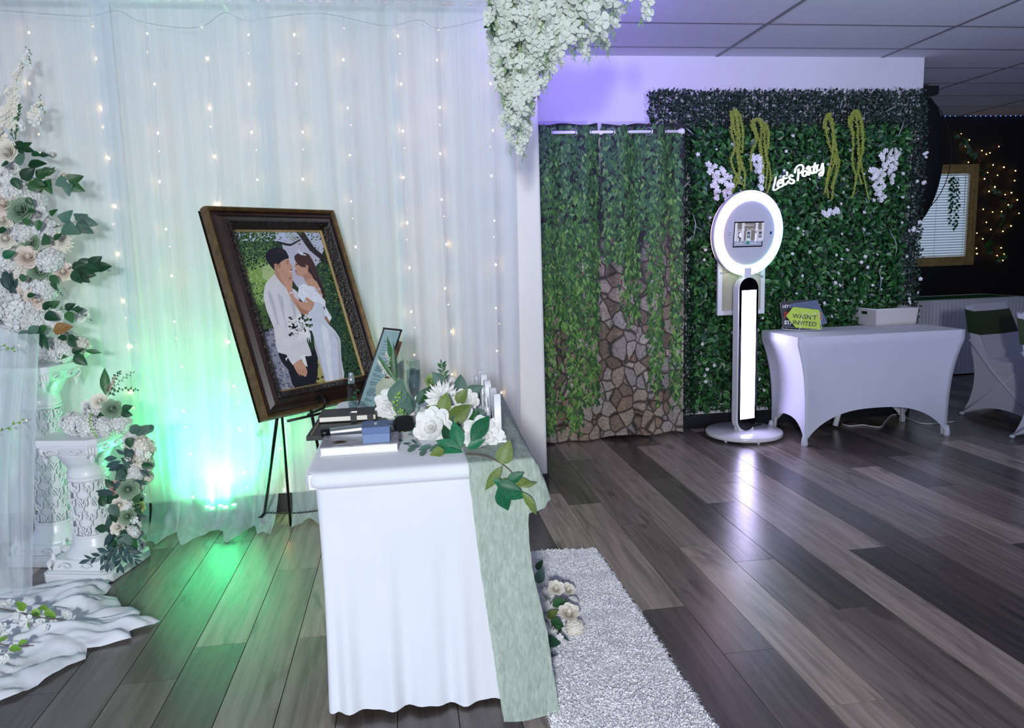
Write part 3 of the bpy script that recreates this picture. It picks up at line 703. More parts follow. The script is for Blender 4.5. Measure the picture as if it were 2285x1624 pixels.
# ---- easel
eas = thing('easel', 'black wrought iron easel with curled feet carrying the framed portrait', 'easel', onz(640, 1160))
foot = onz(588, 1172, .0); footz = V((foot.x, foot.y, .012))
lt = onplane(618, 935, fbl-fnn*.05, fnn); rt_ = onplane(694, 915, fbl-fnn*.05, fnn)
foot2 = footz+fh*.42+V((.05, -.03, 0)); foot2.y = min(foot2.y, 3.8)
ltop = lt+fu*.8+fh*.18; rtop = rt_+fu*.8+fh*.06
def curl(c, r0, dirx, up=1, n=16, turns=1.35):
    return [c+dirx*(-r0*(1-.55*i/n)*sin(i/n*turns*2*pi))+V((0, 0, 1))*up*(-r0*(1-.55*i/n)*cos(i/n*turns*2*pi)) for i in range(n+1)]
for (a, b, tp) in ((lt, footz, ltop), (rt_, foot2, rtop)):
    h = b+(a-b)*.12
    MB().tube([tp, a, h], .0075, 8).build('leg', m_black, eas, True, world=True)
    sd = V((1, 0, 0)) if b is footz else V((-1, 0, 0))
    path = [h, h+(b-h)*.35+sd*-.012, b+V((0, 0, .03))-sd*.022, b+V((0, 0, .006))-sd*.005, b+V((0, 0, .008))+sd*.022, b+V((0, 0, .03))+sd*.037, b+V((0, 0, .046))+sd*.024, b+V((0, 0, .042))+sd*.010]
    MB().tube(smooth_path(path, 5), .008, 8).build('scroll_foot', m_black, eas, True, world=True)
rear = V(((lt.x+rt_.x)/2-.14, 3.80, .0)); MB().tube([ltop.lerp(rtop, .5), rear], .007, 8).build('rear_leg', m_black, eas, True, world=True)
c0 = footz+(lt-footz)*.12; c1 = foot2+(rt_-foot2)*.12; ch = MB()
for i in range(34):
    q = c0.lerp(c1, i/33)+V((0, 0, -.012*sin(pi*i/33))); a = i % 2
    ch.tube([q+V((.008*cos(s), (.0045*sin(s) if a else 0), (0 if a else .0045*sin(s)))) for s in [2*pi*j/8 for j in range(8)]], .0012, 4, closed=True)
ch.build('chain', m_black, eas, world=True)
for f in (.36, .72):      # rests that hold the frame
    b = FM @ V((FWd*f, -.012, -.03)); f1 = FM @ V((FWd*f, -.012, .085))
    pth = [b, f1]+[f1+fnn*(.028*sin(s))+fu*(.028-.028*cos(s)) for s in [i/10*4.6 for i in range(1, 11)]]
    MB().tube(smooth_path(pth, 3), .0055, 8).build('rest_hook', m_black, eas, True, world=True)
MB().tube([FM @ V((FWd*.2, -.02, -.03)), FM @ V((FWd*.85, -.02, -.03))], .006, 8).build('crossbar', m_black, eas, True, world=True)
iv = thing('ivy_sprig', 'short ivy sprig twined on the easel rest under the portrait', 'sprig', FM @ V((FWd*.4, -.03, .06)))
sprig(iv, [FM @ V((FWd*.36, -.03, .05)), FM @ V((FWd*.44, -.05, .09)), FM @ V((FWd*.56, -.01, .10)), FM @ V((FWd*.66, .03, .09))], 'hm', .035, 8, r=.001)
# ================================================================== WELCOME TABLE
TZ = .757
m_cloth = mat('white_stretch_cloth', (222, 226, 234), .75, var=.02, scale=4, bump=.08, bscale=900, sheen=.3)
tx0, tx1, ty0, ty1 = -.318, .345, 2.10, 3.21
tb = thing('folding_table', 'folding table with black legs under the white cloth by the shag rug', 'table', ((tx0+tx1)/2, (ty0+ty1)/2, 0))
MB().box(tx0+.012, tx1-.012, ty0+.012, ty1-.012, TZ-.05, TZ-.006).build('tabletop', m_whitemetal, tb, world=True)
for lx, ly in ((tx0+.085, ty0+.085), (tx1-.09, ty0+.1), (tx0+.085, ty1-.12), (tx1-.09, ty1-.12)):
    MB().tube([(lx, ly, .014), (lx, ly, TZ-.05)], .013, 10).lathe([(.017, 0), (.019, .03), (.013, .034)], 12, (lx, ly, 0)).build('leg', m_black, tb, True, world=True)
def rrect(x0, x1, y0, y1, r, n=5, seg=.02):
    """rounded rectangle outline, counter-clockwise, resampled"""
    P = []
    for cx, cy, a0 in ((x1-r, y0+r, -pi/2), (x1-r, y1-r, 0), (x0+r, y1-r, pi/2), (x0+r, y0+r, pi)):
        for i in range(n+1): a = a0+pi/2*i/n; P.append((cx+r*cos(a), cy+r*sin(a)))
    out = []
    for i in range(len(P)):
        a, b = V(P[i]), V(P[(i+1) % len(P)]); k = max(1, int((b-a).length/seg))
        for j in range(k): out.append(a.lerp(b, j/k))
    return out
cov = MB()
ol = rrect(tx0, tx1, ty0, ty1, .05, 6, .0125); N = len(ol); cxm, cym = (tx0+tx1)/2, (ty0+ty1)/2
rows = []
nrm = []
for i in range(N):
    d = (ol[(i+1) % N]-ol[i-1]).normalized(); nrm.append(V((d.y, -d.x)))
_R = random.Random(5)
arc = [0]
for i in range(1, N): arc.append(arc[-1]+(ol[i]-ol[i-1]).length)
def skirt_row(off, z, amp, hem=0.0, flare=0.0):
    r = []
    for i in range(N):
        s = arc[i]
        a = amp*(sin(s*60+1.1*sin(s*7))+.55*sin(s*96+2+sin(s*5)))
        q = ol[i]+nrm[i]*(off+a)+V((0, -flare*max(0, -nrm[i].y))); zz = z+(hem*(.003*sin(s*30+1)+.006*sin(s*9)) if hem else 0)
        r.append(V((q.x, q.y, zz)))
    return r
for off, z in ((-.03, TZ), (-.014, TZ-.0008), (-.005, TZ-.005), (0, TZ-.014), (.002, TZ-.03), (0, TZ-.042), (-.010, TZ-.050), (-.024, TZ-.052), (-.026, TZ-.06)): rows.append(skirt_row(off, z, 0))
for k in range(15):
    f = (k+1)/15; am = .011*max(0, (f-.22)/.78)
    rows.append(skirt_row(-.026-.004*sin(pi*f), TZ-.06-(TZ-.06-.018)*f, am, f if f > .95 else 0, .055*f*f))
vs = [p for r in rows for p in r]; fs = []
for k in range(len(rows)-1):
    for i in range(N): fs.append((k*N+i, k*N+(i+1) % N, (k+1)*N+(i+1) % N, (k+1)*N+i))
cov.add(vs, fs); cov.add(rows[0], [tuple(range(N))])
tag(cov.build('tablecloth', m_cloth, smooth=True), 'white fitted tablecloth with soft folds under the sage green runner', 'tablecloth')
# ---- gauze runner
def gauze():
    m, n, l, b, o = nt('sage_gauze')
    tc = n.new('ShaderNodeTexCoord'); mp = n.new('ShaderNodeMapping'); mp.inputs['Scale'].default_value = (100, 34, 30); l.new(tc.outputs['Object'], mp.inputs[0])
    no = n.new('ShaderNodeTexNoise'); no.inputs['Scale'].default_value = 1; no.inputs['Detail'].default_value = 5; no.inputs['Distortion'].default_value = .8; l.new(mp.outputs[0], no.inputs['Vector'])
    rp = n.new('ShaderNodeValToRGB'); rp.color_ramp.elements[0].position = .3; rp.color_ramp.elements[1].position = .7
    rp.color_ramp.elements[0].color = lin((146, 162, 148)); rp.color_ramp.elements[1].color = lin((180, 193, 181)); l.new(no.outputs['Fac'], rp.inputs[0]); l.new(rp.outputs[0], b.inputs['Base Color'])
    b.inputs['Roughness'].default_value = .9; b.inputs['Alpha'].default_value = .94
    bp = n.new('ShaderNodeBump'); bp.inputs['Strength'].default_value = .6; bp.inputs['Distance'].default_value = .006; l.new(no.outputs['Fac'], bp.inputs['Height']); l.new(bp.outputs[0], b.inputs['Normal'])
    return m
m_gauze = gauze()
rn = MB()
def crinkle(x, y, z): return .004*noise.noise(V((x*60, y*14, z*14)))+.003*noise.noise(V((x*140, y*30, z*30)))
def runner_pt(u, v):
    """v 0: far end of the table, .5: near edge, 1: floor; u 0 left edge, 1 right hem (.62 = table edge)"""
    if v < .5:
        t = v/.5; y = ty1+.0+(ty0-.004-ty1)*t; lift = 0.0; z0 = TZ+.004
        yy = y
    else:
        t = (v-.5)/.5; a = min(1, t*14); yy = ty0-.006-.012*a-.125*t; z0 = TZ+.004-.02*a*a-(TZ-.03)*max(0, t-.02)/.98
    d = max(0, (v-.5)*2)
    xl = .152+.045*d+.02*d*d; xe = tx1+.005
    if v <= .5: drop = .02+.12*(v/.5)**1.2
    else: drop = .14*max(0, 1-d*5)
    if u < .62:
        s = u/.62; xr = xe+(-.012*sin(min(1, d*3.2)*pi/2)-.022*sin(pi*min(1, d*1.5)) + .045*d*d)
        x = xl+(xr-xl)*s; z = z0
    else:
        s = (u-.62)/.38
        xr = xe+(-.012*sin(min(1, d*3.2)*pi/2)-.022*sin(pi*min(1, d*1.5)) + .045*d*d)
        x = xr+.07*s*(1-.3*s)*(1 if v <= .5 else max(0, 1-d*5))+.0015*s; z = z0-drop*s
        if 0 < d < .2: yy -= .01*s
    c = crinkle(x, yy, z)
    z += .0015
    wob = .006*sin(x*38+v*4)*d
    return V((x+c*.6, yy-abs(c)*.4-(wob if d > 0 else 0)-.004*(d > 0), max(.014, z+(abs(c) if v < .5 else 0))))
rn.grid(runner_pt, 44, 170)
tag(rn.build('table_runner', m_gauze, smooth=True), 'crinkled sage green gauze runner hanging off the white table to the floor', 'table runner')
# ---- shag rug
m_rug = mat('white_shag', (246, 246, 248), .9, var=.02, scale=30)
rx0, rx1, ry0, ry1 = .352, .795, 1.05, 3.13
rug = thing('shag_rug', 'white shag rug on the floor beside the white clothed table', 'rug', ((rx0+rx1)/2, 2.1, 0))
MB().box(rx0+.01, rx1-.01, ry0, ry1-.01, .0005, .009).build('rug_backing', m_rug, rug, world=True)
pile = MB(); _R = random.Random(9)
for i in range(95000):
    x = _R.uniform(rx0, rx1); y = 1.62+(ry1-1.62)*_R.random()
    a = noise.noise(V((x*9, y*9, 0)))*3+_R.uniform(-2.2, 2.2); L = .023*_R.uniform(.7, 1.3)*(1+.35*noise.noise(V((x*6, y*6, 3)))); dx, dy = cos(a)*L*.8, sin(a)*L*.8
    wx, wy = -sin(a)*.0026, cos(a)*.0026
    h = L*_R.uniform(.6, .85)
    pile.add([(x-wx, y-wy, .005), (x+wx, y+wy, .005), (x+dx*.5+wx*.8, y+dy*.5+wy*.8, .005+h), (x+dx*.5-wx*.8, y+dy*.5-wy*.8, .005+h), (x+dx, y+dy, .005+h*.8)], [(0, 1, 2, 3), (3, 2, 4)])
stuff(pile.build('rug_pile', m_rug, rug, world=True))
# ---- flowers lying on the rug beside the runner
bq = thing('rose_bouquet', 'low cluster of white roses and leaves lying on the shag rug beside the runner', 'bouquet', (.50, 2.5, .02))
up = (0, -.55, 1)
for k, x, y, r, z in (('bud_w', 1193, 1285, 14, .06), ('rose_c', 1237, 1312, 17, .08), ('rose_c', 1264, 1314, 15, .06), ('mum_w', 1212, 1325, 18, .06), ('mum_w', 1215, 1362, 24, .06), ('rose_c', 1266, 1366, 22, .08), ('hyd_c', 1280, 1395, 17, .05),
                      ('hyd_w', 1206, 1402, 16, .05), ('mum_w', 1228, 1412, 15, .05), ('hyd_w', 1274, 1342, 12, .05), ('hyd_w', 1196, 1345, 20, .05), ('blo_w', 1246, 1421, 7, .06)): flower(bq, k, x+4, y, r*1.2, 0, up, .3, z=z)
for k, x, y, l, a, z in (('om', 1198, 1272, 26, -60, .05), ('oe', 1200, 1302, 36, -70, .05), ('om', 1205, 1320, 26, -20, .04), ('om', 1232, 1350, 34, -25, .07), ('om', 1228, 1385, 34, 20, .06), ('om', 1240, 1395, 26, 50, .05), ('od', 1228, 1416, 26, 100, .05),
                         ('ls', 1240, 1412, 36, 20, .06), ('od', 1212, 1432, 42, 5, .05), ('od', 1206, 1420, 24, 40, .05), ('ls', 1212, 1462, 34, -10, .035), ('ls', 1214, 1470, 34, 20, .03), ('ls', 1208, 1455, 20, -20, .03), ('oo', 1222, 1378, 30, -40, .05)): leaf(bq, k, x, y, l, a, 0, (0, -.4, 1), z=z)
# ================================================================== THINGS ON THE TABLE
m_dblack = mat('black_leatherette', (24, 24, 27), .45, var=.15, scale=40, bump=.15, bscale=500)
m_page = mat('cream_pages', (236, 232, 220), .8, var=.04, scale=3, stretch=(1, 1, 200))
m_chrome = mat('chrome', (205, 208, 212), .15, metal=1.0, var=.02)
Z0 = TZ+.0015
def marble():
    m, n, l, b, o = nt('grey_marble_print')
    tc = n.new('ShaderNodeTexCoord'); mp = n.new('ShaderNodeMapping'); mp.inputs['Scale'].default_value = (8, 26, 26); mp.inputs['Rotation'].default_value = (0, 0, .5); l.new(tc.outputs['Object'], mp.inputs[0])
    no = n.new('ShaderNodeTexNoise'); no.inputs['Scale'].default_value = 1.2; no.inputs['Detail'].default_value = 6; no.inputs['Distortion'].default_value = 1.6; l.new(mp.outputs[0], no.inputs['Vector'])
    rp = n.new('ShaderNodeValToRGB'); rp.color_ramp.elements[0].position = .35; rp.color_ramp.elements[1].position = .62; rp.color_ramp.elements[0].color = lin((112, 114, 126)); rp.color_ramp.elements[1].color = lin((180, 178, 184)); l.new(no.outputs['Fac'], rp.inputs[0]); l.new(rp.outputs[0], b.inputs['Base Color']); b.inputs['Roughness'].default_value = .35
    return m
gbk = thing('guest_book', 'marbled grey guest book with gold feather print flat on the white table', 'book', (-.17, 2.35, Z0))
MB().box(-.289, -.052, 2.288, 2.44, Z0, Z0+.024).build('page_block', m_page, gbk, world=True, bevel=.002)
MB().box(-.292, -.049, 2.285, 2.443, Z0+.024, Z0+.028).build('front_cover', marble(), gbk, world=True, bevel=.0015)
MB().box(-.292, -.049, 2.285, 2.443, Z0-.0005, Z0+.003).build('back_cover', m_plast, gbk, world=True, bevel=.001)
fe = MB(); _R = random.Random(4)
for i in range(26):
    a = radians(_R.uniform(150, 215)); L = _R.uniform(.02, .055); x, y = -.215+_R.uniform(-.01, .01), 2.335+_R.uniform(-.006, .02); dx, dy = cos(a)*L, sin(a)*L*.5
    fe.add([(x, y, Z0+.0284), (x+dx*.6-dy*.12, y+dy*.6+dx*.08, Z0+.0284), (x+dx, y+dy, Z0+.0284), (x+dx*.6+dy*.12, y+dy*.6-dx*.08, Z0+.0284)], [(0, 1, 2, 3)])
stuff(fe.build('feather_print', mat('gold_ink', (176, 138, 72), .35, metal=.5), gbk, world=True))
t = thing('gift_box', 'small slate blue gift box standing on the marbled guest book', 'box', (-.118, 2.34, Z0+.0285), radians(2))
m_blue = mat('slate_blue_card', (104, 130, 168), .5, var=.04); m_blue2 = mat('slate_blue_lid', (82, 106, 150), .5, var=.04)
MB().box(-.042, .042, -.046, .05, 0, .030).build('box_base', m_blue, t, bevel=.001)
MB().box(-.0435, .0435, -.0475, .0515, .0305, .052).build('box_lid', m_blue2, t, bevel=.001)
s = MB()
for i in range(7): s.box(-.004, .004, -.012+.005*i, -.0095+.005*i, .0521, .0523)
stuff(s.build('foil_print', m_page, t))
t = thing('photo_album', 'black album with gold edge line lying open under the notebook', 'book', (-.24, 2.62, Z0), radians(0))
MB().prism([(-.36, 2.50), (-.06, 2.50), (-.075, 2.80), (-.352, 2.80)], Z0, Z0+.016).build('cover', m_dblack, t, world=True, bevel=.002)
s = MB(); s.prism([(-.347, 2.515), (-.343, 2.515), (-.338, 2.79), (-.342, 2.79)], Z0+.0162, Z0+.0168); s.prism([(-.23, 2.60), (-.16, 2.605), (-.165, 2.635), (-.225, 2.63)], Z0+.0162, Z0+.0166); s.build('gold_line', mat('gold_foil', (170, 150, 104), .4, metal=.5), t, world=True)
t = thing('notebook', 'thick black strapped notebook with white page edges on top of the album', 'book', (-.235, 2.72, Z0+.0175), radians(-.5))
MB().box(-.10, .10, -.03, .095, .004, .020).build('page_block', m_page, t)
s = MB(); s.box(-.104, .104, -.032, .098, 0, .004); s.box(-.104, .104, -.032, .098, .020, .025); s.box(-.104, .104, .094, .098, 0, .025); s.build('cover', m_dblack, t, bevel=.0015)
for sx in (.022, .082): s = MB(); s.box(sx-.011, sx+.011, -.0345, -.032, -.0005, .0275); s.box(sx-.011, sx+.011, -.0345, .02, .025, .0275); s.build('strap', m_dblack, t)
MB().tube([(.010, -.02, .029), (.010, .004, .029), (.034, .004, .029), (.034, -.02, .029)], .0018, 6).build('buckle', m_chrome, t)
mic = thing('microphone', 'silver handheld microphone with black mesh head lying behind the blue box', 'microphone', (-.16, 2.50, Z0+.017))
ma, mb_ = V((-.275, 2.462, Z0+.034)), V((-.062, 2.475, Z0+.043)); md = (mb_-ma); q = md.to_track_quat('Z', 'Y').to_matrix().to_4x4(); MX = Matrix.Translation(ma) @ q; Lm = md.length
MB().lathe([(.0, -.03), (.013, -.03), (.0145, -.02), (.0145, .0)], 20, mx=MX).build('end_cap', m_black, mic, True, world=True)
MB().lathe([(.0145, 0), (.015, .002), (.0165, Lm*.7), (.018, Lm*.9), (.016, Lm)], 20, mx=MX).build('handle', mat('brushed_silver', (176, 180, 188), .3, metal=.9, var=.08), mic, True, world=True)
MB().lathe([(.016, Lm), (.022, Lm+.006), (.027, Lm+.014), (.028, Lm+.034), (.0265, Lm+.052), (.021, Lm+.063), (.0, Lm+.066)], 24, mx=MX).build('mesh_head', mat('black_foam', (12, 12, 14), .8, bump=1.0, bscale=500), mic, True, world=True)
# ---- vial
m_glass = clearglass('clear_glass')
t = thing('spray_bottle', 'small clear glass spray bottle with silver cap on the white table', 'bottle', (-.239, 3.016, Z0))
MB().lathe([(.0, 0), (.019, 0), (.0205, .003), (.0195, .02), (.0195, .085), (.017, .096), (.011, .102), (.011, .107)], 24).build('bottle_body', m_glass, t, True)
MB().lathe([(.0, .004), (.0165, .004), (.0165, .026), (.0, .026)], 20).build('liquid', clearglass('pale_liquid', (214, 226, 226)), t, True)
MB().lathe([(.013, .104), (.013, .128), (.0095, .131), (.0095, .146), (.008, .149), (0, .149)], 20).build('cap', mat('satin_silver', (190, 198, 200), .3, metal=.8), t, True)
# ---- leaning document stand
sBL, sBR = V((-.22, 3.057, Z0)), V((-.149, 2.944, Z0)); se = (sBR-sBL); SW = se.length; se.normalize(); sm_ = V((.848, .53, 0)); su = cos(radians(25))*V((0, 0, 1))+sin(radians(25))*sm_; sn = se.cross(su); sn = -sn if sn.x > 0 else sn
SM = Matrix(((se.x, su.x, sn.x, sBL.x), (se.y, su.y, sn.y, sBL.y), (se.z, su.z, sn.z, sBL.z), (0, 0, 0, 1)))
t = bpy.data.objects.new('document_stand', None); COL.objects.link(t); t.matrix_basis = SM; tag(t, 'clear leaning document stand with a printed sheet on the white table', 'sign')
SH = .34
MB().box(.004, SW-.004, .006, SH-.006, .0, .0012).build('printed_sheet', mat('pale_paper', (196, 216, 220), .5, var=.03), t)
s = MB(); _R = random.Random(8)
y = SH-.05
while y > .03:
    a = _R.uniform(.025, .04); b_ = SW-_R.uniform(.02, .05)
    if _R.random() < .25: b_ = a+_R.uniform(.02, .035)
    s.box(a, b_, y, y+.0018, .0012, .0014); y -= _R.choice((.005, .005, .006, .012))
stuff(s.build('print_lines', mat('dark_ink', (60, 76, 80), .5), t))
MB().box(0, SW, 0, SH, .0016, .0046).build('acrylic_front', m_glass, t)
s = MB(); s.box(-.002, .0, 0, SH, -.002, .005); s.box(SW, SW+.002, 0, SH, -.002, .005); s.box(-.002, SW+.002, SH, SH+.006, -.004, .007); s.build('edge_trim', mat('dark_trim', (40, 38, 38), .4), t)
MB().box(SW-.012, SW+.002, .13, SH-.04, -.02, -.004).build('wood_back', mat('brown_wood', (112, 84, 62), .5, var=.2, scale=20), t)
MB().add([(0, .0, .0), (SW, 0, 0), (SW, .008, .05), (0, .008, .05), (SW, .02, .055), (0, .02, .055)], [(0, 1, 2, 3), (3, 2, 4, 5)]).build('acrylic_foot', m_glass, t, solid=.003)
# ---- champagne flutes
def flute(loc, label):
    t = thing('champagne_flute', label, 'glass', loc, 0, 'champagne flutes on the white table')
    MB().lathe([(.0, 0), (.031, 0), (.031, .0015), (.012, .0035), (.0045, .008), (.0035, .02), (.0035, .075)], 28).build('foot_and_stem', m_glass, t, True)
    MB().lathe([(.0035, .075), (.008, .08), (.016, .10), (.0225, .135), (.0255, .17), (.0258, .2), (.0245, .226), (.0235, .226), (.0247, .2), (.0244, .17), (.0214, .136), (.015, .102), (.007, .083), (0, .08)], 28).build('bowl', m_glass, t, True)
    return t
flute((.012, 2.50, Z0), 'champagne flute nearer the big white peony on the table')
flute((.012, 2.74, Z0), 'champagne flute farther back by the leaning document stand')
# ---- freestanding white letters seen edge on
t = thing('letter_sign', 'white freestanding wooden letters along the edge of the table runner', 'letters', (.27, 2.68, Z0))
m_let = mat('white_painted_wood', (238, 238, 242), .45, var=.02)
yy = 2.30
for chs, size, gap in (('M', .205, .0), ('r', .205, .0), ('&', .205, .015), ('M', .205, .015), ('r', .205, 0), ('s', .205, 0)):
    me = text_mesh(chs, size, m_let, .0105, bold=.004)
    xs = [v.co.x for v in me.vertices]; ys = [v.co.y for v in me.vertices]; wdt = max(xs)-min(xs)
    R_ = Matrix(((0, 0, 1, .272), (1, 0, 0, yy+gap-min(xs)), (0, 1, 0, Z0+.012-min(ys)), (0, 0, 0, 1)))
    inst(me, 'letter', t, R_); yy += wdt+gap+.008
MB().box(.258, .297, 2.285, yy+.02, Z0, Z0+.012).build('base_strip', m_let, t, world=True, bevel=.002)
# ---- floral garland on the table and over the runner
tf = thing('table_florals', 'loose garland of white peonies and mixed greenery on the white table by the flutes', 'flowers', (.12, 2.55, TZ))
for k, x, y, r, Y, d in (('peo_w', 962, 955, 42, 2.42, (-.5, -1, .5)), ('peo_w', 1082, 975, 46, 2.27, (.5, -1, .3)), ('mum_w', 985, 882, 34, 2.62, (0, -1, .5)), ('peo_w', 868, 905, 36, 2.72, (-.4, -1, .4)), ('mum_w', 893, 928, 32, 2.60, (0, -1, .6)),
                         ('peo_w', 1042, 892, 28, 2.62, (.2, -1, .6)), ('peo_w', 1030, 932, 30, 2.50, (.3, -1, .3)), ('bud_w', 1004, 852, 20, 2.85, (.2, -.6, 1)), ('rose_l', 962, 850, 17, 2.8, (0, -1, .4)), ('hyd_w', 1000, 905, 22, 2.7, (0, -1, .6)), ('hyd_w', 940, 925, 20, 2.68, (0, -1, .6)), ('peo_c', 1045, 985, 30, 2.36, (.1, -1, .4)), ('hyd_w', 915, 905, 20, 2.66, (0, -1, .5)), ('hyd_c', 1010, 945, 20, 2.5, (0, -1, .5)), ('rose_w', 930, 945, 18, 2.56, (-.2, -1, .5)), ('mum_w', 1020, 870, 18, 2.8, (.2, -1, .6))): flower(tf, k, x, y, r, Y, d, .15)
for k, x, y, l, a, Y in (('bm', 888, 862, 122, -103, 2.62), ('bm', 884, 852, 76, -124, 2.62), ('bm', 886, 860, 100, -96, 2.63), ('oe', 905, 930, 72, -100, 2.56), ('oe', 880, 905, 64, -75, 2.58), ('rp', 868, 902, 62, -100, 2.8), ('rp', 893, 845, 50, -60, 2.85), ('rp', 905, 850, 40, -100, 2.86), ('ob', 952, 872, 34, -10, 2.75), ('om', 958, 878, 40, -35, 2.74),
                         ('od', 1000, 905, 58, -120, 2.66), ('oe', 1025, 880, 46, -85, 2.7), ('oe', 1040, 880, 42, -30, 2.66), ('oe', 1045, 925, 34, -15, 2.6), ('oo', 1000, 938, 62, -32, 2.45), ('oo', 988, 922, 48, -80, 2.5), ('oo', 985, 925, 40, -150, 2.5),
                         ('ng', 1030, 1005, 62, -158, 2.24), ('ng', 1028, 1002, 66, -105, 2.25), ('ng', 1050, 985, 74, -52, 2.22), ('ng', 1042, 1000, 44, -30, 2.22), ('ng', 1035, 1010, 72, 176, 2.22), ('ng', 1025, 1015, 70, 130, 2.20), ('om', 1010, 965, 40, 60, 2.4), ('om', 1050, 950, 36, -70, 2.42), ('oe', 915, 950, 44, -150, 2.5), ('ne', 935, 960, 44, 200, 2.48), ('nm', 930, 905, 50, -60, 2.66), ('oe', 990, 860, 40, -130, 2.7), ('ne', 1010, 960, 60, -70, 2.45), ('nd', 1000, 990, 46, -100, 2.36), ('ne', 1055, 960, 50, -60, 2.4), ('oo', 1020, 900, 40, -60, 2.6), ('ne', 905, 985, 34, 170, 2.42), ('ny', 900, 965, 30, -120, 2.46)): leaf(tf, k, x, y, l, a, Y)
sprig(tf, pts_y([(880, 985), (888, 940), (882, 900), (890, 880)], 2.56), 'oy', .016, 14, r=.0012, spread=60)
sprig(tf, pts_y([(915, 960), (905, 930), (895, 915)], 2.5), 'oy', .014, 10, r=.0012, spread=60)
sprig(tf, pts_y([(992, 850), (985, 812)], 2.75), 'lm', .030, 16, r=.001, spread=58, start=.1, name='fern_frond')
for k, x, y, l, a in (('oe', 985, 995, 30, 165), ('oe', 962, 998, 30, 178), ('oe', 936, 998, 28, 190), ('oe', 985, 1000, 28, 150), ('oo', 992, 1004, 40, 160), ('re', 950, 1004, 18, 140), ('re', 926, 1000, 18, 165), ('re', 915, 992, 16, 195), ('re', 930, 990, 16, 220)): leaf(tf, k, x, y, l, a, 0, (0, -.5, 1), z=TZ+.016)
# plumes
for (a, b) in (((878, 855), (845, 806)), ((882, 845), (862, 786))):
    p0, p1 = ony(*a, 2.66), ony(*b, 2.66); pl = MB(); pl.tube([p0, p1], .0012, 5)
    for i in range(90):
        t_ = random.random()**.8; q = p0.lerp(p1, t_); r = .016*(1-t_)+.004; pl.ball(q+V((rj(r), rj(r), rj(r))), random.uniform(.0018, .0034), 2)
    pl.build('astilbe_plume', m_cream_p, tf, world=True)
# branch over the runner
bp_ = [ony(1040, 1012, 2.12), ony(1085, 1018, 2.085), ony(1118, 1034, 2.065), ony(1140, 1052, 2.05), ony(1150, 1072, 2.045)]
st = sprig(tf, bp_, 'oo', .01, 1, m_stemb, .0022, 'branch')
for k, x, y, l, a, Y in (('oo', 1118, 1036, 58, -70, 2.045), ('lo', 1120, 1040, 68, 125, 2.03), ('ng', 1105, 1078, 60, 12, 2.02), ('ng', 1108, 1082, 74, 25, 2.015), ('ng', 1112, 1085, 68, 70, 2.015), ('ng', 1128, 1078, 48, -35, 2.02), ('ng', 1100, 1070, 28, 20, 2.02), ('lo', 1130, 1072, 66, 10, 2.02), ('lo', 1165, 1098, 56, 52, 2.015), ('lo', 1160, 1085, 40, -10, 2.02), ('lo', 1178, 1115, 40, 60, 2.01), ('lo', 1120, 1068, 40, 30, 2.02)): leaf(st if False else tf, k, x, y, l, a, Y)
